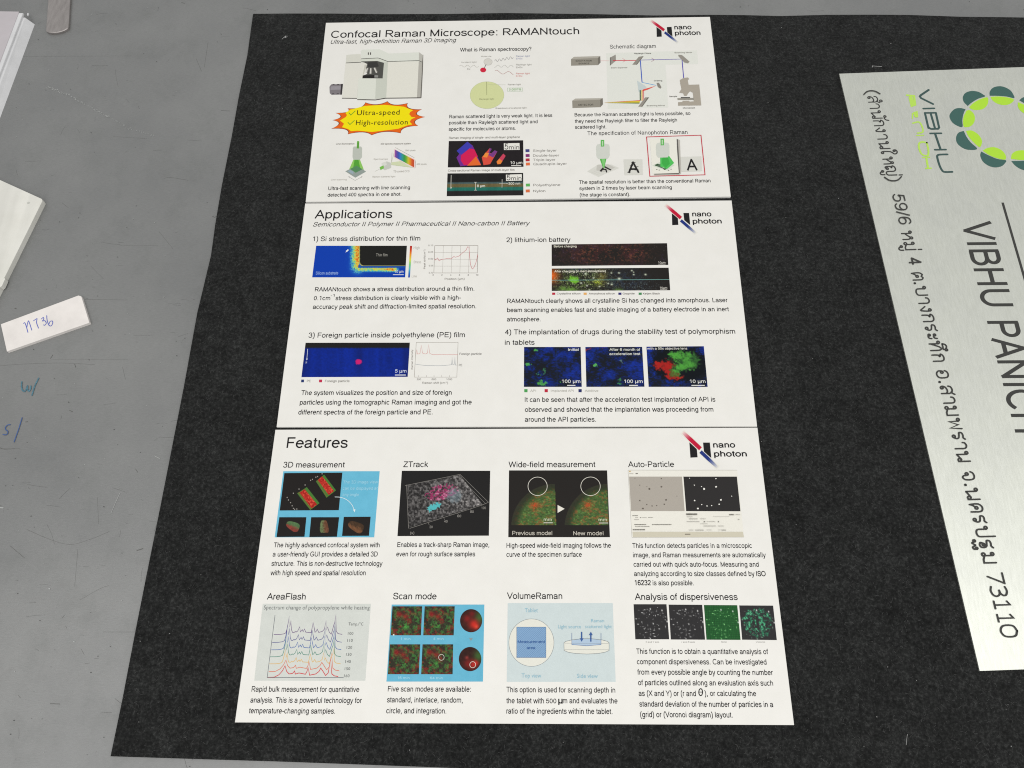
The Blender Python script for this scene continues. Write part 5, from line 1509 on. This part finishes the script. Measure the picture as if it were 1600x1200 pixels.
# scan mode
z = zoom(350, 900, 3.636)
def cells(seed, zoomf=1):
    def f(u, v, x, y):
        n = vnoise(x, y, .13, 111, 3, .6); g = vnoise(x + 7, y + 3, .35, seed, 3, .75); r_ = vnoise(x, y, .9, seed + 1, 2)
        c = const(u, (48, 44, 34))
        c = mixr(c, (124, 38, 34), sstep(.45, .66, vnoise(u, v, 7, 113, 3, .6)) * .85)
        c = mixr(c, (60, 122, 56), sstep(.46, .70, vnoise(u + 3, v + 1, 8, 114, 3, .75)) * .75)
        c = mixr(c, (70, 140, 60), blob(u, v, .48, .68, .18, .14) * sstep(.45, .6, g))
        c = mixr(c, (150, 30, 30), (blob(u, v, .25, .28, .10, .10) + blob(u, v, .45, .36, .09, .09)) * .8)
        return c * (.75 + .5 * r_)[:, None]
    return f
p = Print(F3)
p.raster([(612, 944.6), (756.8, 944.6), (754.6, 1065), (603.8, 1065)], lambda u, v, x, y: const(u, CY) * .985 + (vnoise(x, y, .1, 9)[:, None] - .5) * 10, 4)
for i, q in enumerate((((957, 172), (1126, 172), (1119, 337), (947, 337)), ((1140, 172), (1311, 172), (1305, 337), (1132, 337)), ((942, 388), (1115, 388), (1107, 558), (931, 558)), ((1128, 388), (1302, 388), (1299, 558), (1120, 558)))):
    p.raster(z(*q), cells(120 + 5 * i), .7)
def disc(cx, cy, rx, ry, spots, sd):
    def f(u, v, x, y):
        a = u * 2 * math.pi; n = vnoise(x, y, .35, sd, 3); X, Y = (x - 350) * 3.636, (y - 900) * 3.636
        c = const(u, (52, 26, 22)) * (.7 + .6 * n)[:, None]
        c = mixr(c, (60, 110, 50), blob(X, Y, cx + 48, cy - 18, 28, 34) * .8)
        for (sx, sy, r_, col) in spots: c = mixr(c, col, blob(X, Y, cx + sx, cy + sy, r_, r_) * .95)
        return c
    # a round print built as rings of faces
    p.k += 1
    nr, na = 14, 48
    pts = [(cx + rx * r_ / nr * math.cos(2 * math.pi * k / na), cy + ry * r_ / nr * math.sin(2 * math.pi * k / na)) for r_ in range(nr + 1) for k in range(na)]
    P = np.array(z(*pts)); uu = np.zeros(len(P))
    fs = [(r_ * na + k, r_ * na + (k + 1) % na, (r_ + 1) * na + (k + 1) % na, (r_ + 1) * na + k) for r_ in range(1, nr) for k in range(na)] + [(0, na + k, na + (k + 1) % na) for k in range(na)]
    p._add(F3.loc(P), fs, lin(f(uu, uu, P[:, 0], P[:, 1])))
disc(1404, 254, 63, 66, [(16, 20, 28, (206, 44, 34)), (-22, -12, 22, (130, 30, 28)), (30, 34, 12, (226, 70, 50)), (5, -40, 16, (110, 26, 26))], 131)
disc(1398, 472, 64, 69, [(16, 30, 22, (206, 44, 34)), (-18, -8, 9, (150, 60, 56)), (-10, 25, 26, (120, 28, 26)), (34, 22, 14, (190, 40, 34))], 137)
p.ring(*z((1235, 462))[0], 4.3, 4.6, .6, WH, 28); p.ring(*z((1413, 504))[0], 4.6, 4.8, .7, WH, 28)
p.poly(z((1392, 352), (1414, 352), (1403, 370)), (132, 150, 156)); p.rect(*z((960, 330))[0], *z((968, 338))[0], WH)
for t, x0, y, x1 in (('1 min', 1003, 364, 1059), ('4 min', 1188, 363, 1247), ('16 min', 985, 585, 1054), ('64 min', 1170, 586, 1243)): tz(p, z, t, x0, y, x1, 3.8, (170, 216, 230))
p.build('scan_mode_picture', B3)

# VolumeRaman
z = zoom(770, 900, 3.265)
p = Print(F3)
p.raster([(793.3, 942.3), (957.4, 942.3), (962, 1065.4), (791.7, 1065.4)], lambda u, v, x, y: const(u, (203, 214, 214)) + (vnoise(x, y, .1, 8)[:, None] - .5) * 6, 4)
p.ellipse(*z((197, 340))[0], 35.2, 37.1, (226, 225, 214), 64); p.ring(*z((197, 340))[0], 35.2, 37.1, .55, (110, 116, 122), 64)
p.poly(z((122, 261), (271, 261), (271, 416), (122, 416)), (134, 168, 202))
for k in range(-13, 15):
    a = 122 + k * 11
    x0, y0, x1, y1 = a, 416, a + 155, 261
    if x0 < 122: y0 -= (122 - x0); x0 = 122
    if x1 > 271: y1 += (x1 - 271); x1 = 271
    if x1 - x0 > 2: p.stroke(z((x0, y0), (x1, y1)), .55, (104, 140, 182))
p.stroke(z((122, 261), (271, 261), (271, 416), (122, 416), (122, 260)), .5, (90, 118, 156))
tz(p, z, 'Measurement', 127, 342, 266, 4.4, (52, 92, 152), bold=.01); tz(p, z, 'area', 173, 373, 217, 4.4, (52, 92, 152), bold=.01)
LC = (146, 188, 204)
for t, x0, y, x1, cp in (('Tablet', 163, 185, 230, 6.4), ('Top view', 147, 518, 247, 6.4), ('Side view', 430, 520, 536, 6.4), ('Light source', 333, 267, 450, 5.4), ('Raman', 502, 236, 568, 5.2), ('scattered light', 471, 266, 607, 5.2)): tz(p, z, t, x0, y, x1, cp, LC, font='hand')
el = [(363, 340), (375, 333), (405, 326), (450, 321), (480, 320), (510, 321), (560, 327), (585, 334), (593, 342), (593, 380), (575, 388), (540, 395), (480, 398), (420, 395), (385, 389), (364, 380)]
p.poly(z(*el), (226, 225, 214)); p.poly(z((404, 328), (450, 321), (510, 321), (551, 327), (551, 352), (480, 356), (404, 352)), (176, 196, 216))
p.stroke(z(*(el + [el[0]])), .5, (100, 106, 112)); p.stroke(z((366, 343), (592, 344)), .35, (120, 126, 132)); p.stroke(z((366, 376), (592, 376)), .35, (120, 126, 132))
p.stroke(z((403, 291), (403, 350), (480, 356), (552, 350), (552, 291)), .7, (84, 112, 160))
for x, up in ((453, 0), (500, 1)):
    p.stroke(z((x, 285 if not up else 300), (x, 320 if not up else 335)), 2.2, (60, 94, 152))
    p.poly(z((x - 10, 318), (x + 10, 318), (x, 336)) if not up else z((x - 10, 302), (x + 10, 302), (x, 284)), (60, 94, 152))
p.build('volume_diagram', B3)

# dispersiveness pictures
def parts(mode, seed):
    def f(u, v, x, y):
        base = (46, 45, 46) if mode in (0, 1, 3) else (34, 92, 44)
        c = const(u, base) * (.9 + .2 * vnoise(x, y, 1, seed))[:, None]
        if mode == 2:
            c = mixr(c, (24, 60, 34), (np.maximum(np.sin(u * 120), np.sin(v * 120)) > .75) * .6)
        if mode == 3:
            d = np.hypot((u - .5) / .40, (v - .5) / .42); n = vnoise(u, v, 16, 150, 3, .7); n2 = vnoise(u, v, 8, 152, 3)
            m = sstep(1.08, .95, d + (n2 - .5) * .4)
            c = mixr(c, (44, 108, 80), m * sstep(.40, .60, n) * .95)
            c = mixr(c, (96, 190, 140), m * sstep(.62, .74, n) * .8)
        rr = np.random.RandomState(77)
        for k in range(95):
            a, b2 = rr.rand(2); r_ = rr.uniform(.007, .020); e = rr.uniform(.5, 2); s_ = rr.rand()
            if np.hypot(a - .5, b2 - .5) > .5: continue
            col = [(220, 220, 218), (200, 200, 198), (150, 220, 140), (170, 226, 190)][mode]
            c = mixr(c, col, blob(u, v, a, b2, r_ * e, r_ / e) * (1 if s_ > .7 else .45) * (.7 if mode == 3 else 1))
        for a, b2 in ((.98, .5), (.85, .18), (.5, .14)): c = mixr(c, (232, 232, 228), blob(u, v, a, b2, .018, .026))
        return c
    return f
for i, (nm, q, cap, a, b2) in enumerate((('axis_scatter_picture', ((718, 144), (886, 144), (900, 323), (727, 323)), 'X and Y axis', 780, 849), ('axis_scatter_picture', ((897, 146), (1068, 147), (1083, 325), (908, 324)), 'r and θ axis', 963, 1031),
                                     ('grid_picture', ((1077, 148), (1247, 149), (1264, 326), (1090, 325)), 'Grid', 1165, 1192), ('cell_diagram_picture', ((1257, 150), (1430, 151), (1449, 327), (1272, 325)), 'Voronoi', 1342, 1389))):
    p = Print(F3)
    p.raster(z(*q), parts(i, 140 + i), .6)
    o = p.build(nm, B3)
    line(F3, o, 'caption_text', [(cap, *z((a, 340))[0], z((b2, 0))[0][0], 2.2, (120, 118, 112))])

# ------------------------------------------------------------------ metal sign
Z_SIGN = Z_FELT + 0.0015
FS = Rigid((1311.3, 115), (1530.8, 1048.5), Z_SIGN)
L_ = FS.loc([(1530.8, 1048.5)])[0][0]
bb = FS.loc([(1600, 104.6), (1600, 1046)])
c_in = [(0, 0), (L_, 0), (bb[1][0] + (bb[1][0] - L_) * 3.6, bb[1][1] * 4.6), (bb[0][0] * 1.55, bb[0][1] * 1.55)]
cw = FS.world(np.array(c_in))
root = empty('metal_sign', (*cw[0][:2], Z_FELT))
tag(root, 'satin metal name sign lying turned sideways at the right edge of the felt', 'sign')
under(slab('sign_plate', [tuple(q[:2]) for q in cw], Z_FELT + 0.00003, Z_SIGN, M_STEEL, 0.0002), root)

SI = (66, 66, 64)
sp_ = Print(FS)
UPM = None
def base_at(y):               # measured baseline of the small lettering
    return (1353.6 + 0.2502 * (y - 145), y)
capm = FS.loc([(1392.5 + 21.5, 308 + 0)])[0][1] - FS.loc([base_at(308)])[0][1]
XH = capm * 0.80
o_ = lambda cx, cy, r=.115: [(cx + r * math.cos(t), cy + r * math.sin(t)) for t in np.linspace(0, 2 * math.pi, 13)]
LS = ('s',)
THAI = {   # looped Thai letters as pen strokes: (width, [strokes]); 's' = smoothed, 'l' = straight
 'so': (.82, [('s', [(.10, .72), (.16, .92), (.38, 1.02), (.62, .95), (.74, .72), (.74, .4), (.74, 0)]), ('s', [(.74, .42), (.6, .56), (.38, .56), (.18, .44), (.10, .24), (.12, .10)]), ('r', o_(.23, .14)), ('s', [(.62, .90), (.74, .98), (.84, 1.16)])]),
 'ring_aa': (.52, [('s', [(.04, .74), (.08, .92), (.24, 1.02), (.40, .94), (.46, .74), (.46, .4), (.46, 0)]), ('r', o_(-.22, 1.32, .13))]),
 'aa': (.52, [('s', [(.04, .74), (.08, .92), (.24, 1.02), (.40, .94), (.46, .74), (.46, .4), (.46, 0)])]),
 'no': (.86, [('r', o_(.15, .86)), ('l', [(.27, .86), (.27, .0), (.30, .0), (.66, .30)]), ('r', o_(.70, .13, .13)), ('l', [(.82, .02), (.82, .5), (.82, 1.0)])]),
 'mo': (.90, [('r', o_(.17, .86)), ('l', [(.29, .88), (.29, .5), (.29, .2)]), ('r', o_(.20, .12, .13)), ('l', [(.30, .18), (.60, .03), (.84, .03), (.84, 1.0)])]),
 'ko': (.78, [('s', [(.12, 0), (.12, .35), (.14, .58)]), ('s', [(.14, .58), (.28, .68), (.16, .74), (.05, .78), (.14, .94), (.36, 1.02), (.60, .96), (.70, .74), (.70, .4), (.70, 0)])]),
 'ngo': (.66, [('r', o_(.40, .86)), ('s', [(.52, .86), (.52, .5), (.48, .1)]), ('l', [(.48, .06), (.40, .0), (.06, .46)])]),
 'ai': (.62, [('r', o_(.36, .12)), ('s', [(.24, .12), (.22, .4), (.26, .9), (.36, 1.12), (.52, 1.3), (.48, 1.54), (.28, 1.64), (.10, 1.54), (.08, 1.36)]), ('r', o_(.18, 1.36, .10))]),
 'ho': (.86, [('r', o_(.15, .86)), ('l', [(.27, .86), (.27, .4), (.27, 0)]), ('s', [(.27, .30), (.44, .50), (.60, .74)]), ('r', o_(.68, .86)), ('s', [(.66, .74), (.78, .62), (.80, .3), (.80, 0)])]),
 'yo': (1.2, [('s', [(.40, .14), (.20, .02), (.10, .16), (.10, .55)]), ('r', o_(.34, .20, .11)), ('s', [(.10, .55), (.24, .66), (.12, .72), (.04, .78), (.14, .94), (.36, 1.02), (.56, .96), (.66, .74), (.66, .3), (.70, .08), (.86, 0), (1.04, .10), (1.08, .4), (1.08, 1.0)])]),
 'uu': (0, [('r', o_(-.66, -.34, .10)), ('s', [(-.56, -.34), (-.56, -.54), (-.40, -.62), (-.24, -.52), (-.22, -.20)])]),
 'ek': (0, [('l', [(-.08, 1.24), (-.08, 1.56)])]),
 'hanakat': (0, [('r', o_(-.52, 1.32, .11)), ('s', [(-.44, 1.24), (-.24, 1.22), (-.04, 1.36), (.04, 1.62)])]),
 'uee': (0, [('s', [(-.66, 1.18), (-.58, 1.42), (-.36, 1.52), (-.12, 1.40), (-.06, 1.18), (-.36, 1.18), (-.66, 1.18)]), ('r', o_(.0, 1.44, .10))]),
 'to': (.86, [('s', [(.14, 0), (.10, .4), (.12, .78), (.28, 1.0)]), ('l', [(.28, 1.0), (.44, .86), (.60, 1.0)]), ('s', [(.60, 1.0), (.76, .82), (.78, .4), (.78, 0)]), ('r', o_(.44, .46)), ('s', [(.36, .38), (.24, .24), (.14, .02)])]),
 'kho': (.86, [('s', [(.14, 0), (.10, .4), (.12, .76), (.30, .98), (.50, 1.02), (.70, .92), (.78, .70), (.78, .4), (.78, 0)]), ('r', o_(.44, .52)), ('s', [(.36, .44), (.24, .28), (.14, .06)])]),
 'bo': (.86, [('r', o_(.15, .86)), ('s', [(.27, .86), (.26, .5), (.28, .14), (.44, .01), (.64, .01), (.80, .14), (.82, .5), (.82, 1.0)])]),
 'po': (.86, [('r', o_(.15, .86)), ('s', [(.27, .86), (.26, .5), (.28, .14), (.44, .01), (.64, .01), (.80, .14), (.82, .5), (.82, 1.48)])]),
 'ro': (.66, [('r', o_(.38, .13)), ('s', [(.50, .14), (.56, .34), (.50, .52), (.30, .60), (.10, .66), (.14, .88), (.32, .94), (.50, .92), (.62, 1.06)])]),
 'a': (.52, [('r', o_(.14, .70, .10)), ('s', [(.18, .61), (.30, .58), (.42, .66), (.46, .86)]), ('r', o_(.14, .20, .10)), ('s', [(.18, .11), (.30, .08), (.42, .16), (.46, .36)])]),
 'tho': (.88, [('r', o_(.15, .86)), ('l', [(.27, .86), (.27, 0)]), ('s', [(.27, .1), (.40, .5), (.54, .86), (.68, 1.0), (.80, .84), (.82, .4), (.82, 0)])]),
 'o': (.86, [('s', [(.10, .76), (.20, .94), (.44, 1.02), (.70, .92), (.78, .60), (.76, .20), (.56, .01), (.30, .02), (.12, .20), (.12, .46)]), ('r', o_(.24, .50, .11))]),
 'pho': (.92, [('r', o_(.15, .86)), ('l', [(.27, .86), (.29, 0), (.54, .78), (.78, 0), (.84, 1.0)])]),
 'jo': (.78, [('s', [(.08, .76), (.18, .94), (.40, 1.02), (.62, .92), (.70, .64), (.68, .2), (.52, .01), (.38, .12), (.36, .34)]), ('r', o_(.25, .42))]),
 'thoo': (.78, [('r', o_(.40, .34, .10)), ('s', [(.30, .34), (.24, .12), (.40, .02), (.58, .10), (.62, .36), (.52, .56), (.30, .62), (.10, .68), (.14, .90), (.34, .96), (.52, .94), (.66, 1.08)]),
               ('r', o_(.10, -.36, .09)), ('s', [(.18, -.42), (.26, -.58), (.36, -.44), (.42, -.34), (.50, -.46), (.58, -.60), (.72, -.54), (.74, -.30)]), ('r', o_(.66, -.30, .08))]),
 'dot': (.2, [('r', o_(.08, .08, .05))]),
}
SWID = XH * 0.138
def place(gly, yA, yB, hs=XH, wid=SWID):
    a0 = FS.loc([base_at(yA)])[0]; a1 = FS.loc([base_at(yB)])[0]
    w, strokes = THAI[gly]
    if w == 0:
        sx = hs * 0.95; ax0 = a0
    else:
        sx = (a1[0] - a0[0]) / w; ax0 = a0
    dirv = (a1 - a0); dirv /= np.linalg.norm(dirv) if np.linalg.norm(dirv) > 0 else 1
    if w == 0:
        b1 = FS.loc([base_at(yA + 5)])[0] - a0; dirv = b1 / np.linalg.norm(b1)
    upv = np.array([-dirv[1], dirv[0]])
    for kind, pts in strokes:
        P = np.array(pts)
        if w == 0 or kind == 'r':
            if kind == 'r':
                c0 = P[:-1].mean(0); Q = ax0 + (c0[0] * sx) * dirv + c0[1] * hs * upv + ((P - c0)[:, :1] * hs) * dirv + ((P - c0)[:, 1:] * hs) * upv
            else:
                Q = ax0 + P[:, :1] * sx * dirv + P[:, 1:] * hs * upv
        else:
            Q = ax0 + P[:, :1] * sx * dirv + P[:, 1:] * hs * upv
        sp_.stroke(Q, 1, SI, smooth=5 if kind == 's' else 0, local=True, cap=(kind != 'r'), wl=wid)
seq = [('so', 149.7, 160.8), ('ring_aa', 162, 170.5), ('no', 172.5, 185.6), ('hanakat', 188.5, 0), ('ko', 187.5, 197.6), ('ngo', 199.4, 207.8), ('aa', 210, 218.4), ('no', 221, 233), ('ai', 233.8, 242.5), ('ho', 245, 257.2), ('yo', 259, 275.5),
       ('uu', 275.5, 0), ('ek', 275, 0), ('ho', 360.4, 375.4), ('mo', 378, 391.2), ('uu', 393.8, 0), ('ek', 391.5, 0), ('to', 425, 439), ('dot', 441.6, 444.5), ('bo', 447, 462.3), ('aa', 465, 475.4), ('ngo', 478.5, 488.6), ('ko', 490.6, 504), ('ro', 506.5, 518), ('a', 521.4, 530.4),
       ('tho', 532.6, 549), ('uee', 547.5, 0), ('ko', 553, 566), ('o', 578, 592), ('dot', 595.8, 599), ('so', 602, 616.5), ('aa', 620, 631.4), ('mo', 634, 650.2), ('pho', 653, 672), ('ro', 674.4, 687.6), ('aa', 691, 702.6), ('no', 705, 722), ('jo', 736, 751.6), ('dot', 756.4, 760),
       ('no', 762, 781.6), ('kho', 786, 801.5), ('ro', 804.6, 818), ('po', 822, 839.6), ('thoo', 843, 859), ('mo', 862.5, 881)]
for g_, a, b2 in seq: place(g_, a, b2)
def sign_text(t, A, B, cap, col=SI, bold=0.0, font='sans', off=0.0, res=5):
    """lettering along the line from pixel A to pixel B; cap height in metres"""
    sp_.k += 1
    v, fs = glyphs(t, font, bold, res)
    a0, a1 = FS.loc([A])[0], FS.loc([B])[0]
    d = a1 - a0; L = np.linalg.norm(d); d /= L
    u_ = np.array([-d[1], d[0]])
    mn, mx = v[:, 0].min(), v[:, 0].max()
    sp_._add(a0 + (v[:, :1] - mn) * (L / (mx - mn)) * d + (v[:, 1:2] * cap / CAP[font]) * u_, fs, col, v[:, 2] * 3)
def arcs(pts, closed=False): pass
def curve_glyph(pts, yA, yB, w, kind='s'):
    a0, a1 = FS.loc([base_at(yA)])[0], FS.loc([base_at(yB)])[0]
    d = a1 - a0; sx = np.linalg.norm(d) / w; d /= np.linalg.norm(d); u_ = np.array([-d[1], d[0]])
    P = np.array(pts)
    sp_.stroke(a0 + P[:, :1] * sx * d + P[:, 1:] * capm * u_, 1, SI, smooth=5 if kind == 's' else 0, local=True, cap=True, wl=SWID)
curve_glyph([(.28, 1.12), (.10, .8), (.04, .42), (.10, .05), (.28, -.25)], 141.5, 148, .3)
curve_glyph([(0, 1.12), (.2, .8), (.26, .42), (.2, .05), (0, -.25)], 277, 284, .3)
sign_text('59/6', base_at(303.5), base_at(351), capm, bold=-0.012)
sign_text('4', base_at(402.5), base_at(413.8), capm)
DG = {'7': (.7, [('l', [(.02, 1), (.66, 1), (.22, 0)])]),
      '3': (.66, [('s', [(.06, .95), (.30, 1.02), (.54, .92), (.58, .74), (.46, .58), (.26, .53)]), ('s', [(.26, .53), (.50, .50), (.62, .30), (.54, .08), (.28, -.02), (.03, .06)])]),
      '1': (.56, [('l', [(.06, .84), (.30, 1), (.30, 0)]), ('l', [(.04, 0), (.54, 0)])]),
      '0': (.66, [('s', [(.33, 1.02), (.58, .86), (.64, .5), (.58, .14), (.33, -.02), (.08, .14), (.02, .5), (.08, .86), (.33, 1.02)])])}
for ch_, a, b2 in (('7', 895.5, 913), ('3', 916, 933), ('1', 938.6, 951.6), ('1', 959.4, 972.2), ('0', 976.6, 996)):
    for kind, pts in DG[ch_][1]: curve_glyph(pts, a, b2, DG[ch_][0], kind)
o = sp_.build('address_text', root)
sp_ = Print(FS)
# large name
def vb(y):                     # baseline of the large lettering
    return (1506.0 + 0.2555 * (y - 361), y)
cl = FS.loc([(1546.3 + 0, 346)])[0][1] - FS.loc([vb(346)])[0][1]
bc = FS.loc([(1557, 380)])[0][1] - FS.loc([vb(383)])[0][1]
sign_text('VIBHU', vb(345.5), vb(479), bc, bold=0.006)
sign_text('PANICH', vb(501.5), vb(676), bc, bold=0.006)
sp_.build('name_text', root)
sp_ = Print(FS)
sp_.stroke([(1566.5, 316.5), (1600, 432), (1630, 537), (1680, 712)], 4.2, SI)
sp_.build('rule_line', root)
# teal and lime logo lettering
sp_ = Print(FS)
TEAL, LIME = (66, 88, 86), (184, 222, 96)
zl = zoom(1400, 130, 8)
def tl(pts, w=3.2, c_=TEAL, sm=0): sp_.stroke(zl(*pts), w, c_, smooth=sm, cap=True)
tl([(408, 84), (310, 150), (298, 165), (312, 186), (462, 260)], 3.6)
tl([(342, 318), (478, 314)])
tl([(362, 374), (405, 560)], 3.4); tl([(432, 372), (488, 566)], 3.4); tl([(498, 372), (538, 552)], 3.4); tl([(360, 372), (498, 370)], 3.2)
tl([(405, 548), (432, 570), (466, 572)], 3.4, sm=3); tl([(466, 572), (500, 570), (525, 570), (540, 550)], 3.4, sm=3)
tl([(428, 628), (566, 626)]); tl([(488, 630), (556, 826)], 3.6); tl([(486, 832), (624, 830)])
tl([(642, 890), (560, 892), (522, 900), (516, 930), (545, 1030), (580, 1095), (615, 1110), (704, 1108)], 3.4, sm=3)
LL = dict(c_=LIME)
tl([(135, 150), (225, 160), (240, 270), (195, 285), (170, 180)], 3.4, **LL); tl([(185, 170), (215, 260)], 4.5, **LL)
tl([(205, 440), (205, 380), (262, 355), (270, 420)], 2.2, **LL); tl([(235, 372), (248, 415)], 5, **LL)
tl([(210, 500), (285, 485), (325, 540), (335, 610), (268, 625)], 2.6, sm=3, **LL); tl([(258, 655), (345, 650)], 2.0, **LL)
tl([(385, 745), (330, 735), (288, 755), (290, 820), (325, 890), (395, 905), (405, 840), (385, 745)], 3.0, sm=3, **LL)
tl([(330, 930), (420, 925)], 2.2, **LL); tl([(378, 930), (400, 1062)], 3.2, **LL); tl([(372, 1066), (440, 1062)], 2.4, **LL)
sp_.build('brand_text', root)
# ring of petals
sp_ = Print(FS)
ctr = np.array([1571.0, 192.0])
DT, LM = (68, 102, 96), (176, 222, 66)
zp = zoom(1480, 100, 6)
pet = [  # (teal outline, lime outline)
 ([(398, 298), (398, 262), (425, 225), (475, 209), (530, 214), (590, 245), (622, 290), (627, 320), (560, 306), (480, 299)], [(405, 308), (480, 304), (560, 312), (620, 328), (618, 352), (580, 378), (525, 385), (470, 372), (425, 342)]),
 ([(192, 394), (155, 355), (146, 312), (170, 272), (225, 253), (290, 260), (335, 285), (355, 304), (290, 326), (230, 362)], [(205, 405), (245, 366), (300, 334), (370, 312), (386, 335), (375, 385), (335, 422), (275, 432), (228, 424)]),
 ([(172, 424), (120, 413), (70, 422), (30, 462), (22, 500), (50, 550), (100, 582), (143, 590), (142, 530), (152, 470)], [(180, 438), (210, 432), (250, 468), (260, 515), (245, 560), (210, 588), (165, 592), (150, 570), (152, 500)]),
 ([(155, 627), (105, 645), (83, 690), (95, 745), (150, 790), (215, 806), (282, 795), (220, 735), (180, 680)], [(175, 626), (230, 624), (290, 660), (325, 715), (318, 765), (298, 778), (240, 728), (195, 672)]),
 ([(318, 820), (310, 860), (335, 915), (390, 955), (450, 970), (510, 958), (542, 930), (550, 903), (470, 890), (385, 855)], [(332, 812), (375, 788), (440, 780), (505, 805), (545, 850), (550, 890), (520, 896), (450, 878), (390, 852)]),
 ([(600, 910), (640, 955), (700, 990), (770, 1000), (830, 970), (845, 920), (780, 906), (690, 908)], [(598, 890), (606, 845), (650, 815), (720, 810), (790, 830), (835, 880), (780, 896), (690, 900)]),
 ([(675, 340), (715, 312), (780, 318), (845, 352), (885, 400), (890, 452), (800, 410), (730, 372)], [(662, 358), (720, 382), (800, 425), (875, 470), (850, 498), (780, 490), (700, 450), (664, 405)]),
 ([(905, 520), (960, 540), (1000, 600), (985, 665), (925, 700), (905, 640)], [(895, 525), (905, 600), (905, 690), (850, 690), (815, 630), (830, 565)]),
 ([(900, 740), (960, 760), (960, 830), (910, 880), (850, 890), (870, 830)], [(890, 735), (868, 820), (830, 885), (790, 850), (790, 790), (830, 745)])]
for t_, l_ in pet:
    for q, c_ in ((t_, DT), (l_, LM)):
        P = np.array(q + [q[0]], float)
        # smooth all but the pointed corners
        cm = catmull(P, 4)[:-1]
        sp_.poly(zp(*[tuple(a) for a in cm]), c_)
sp_.build('petal_emblem', root)
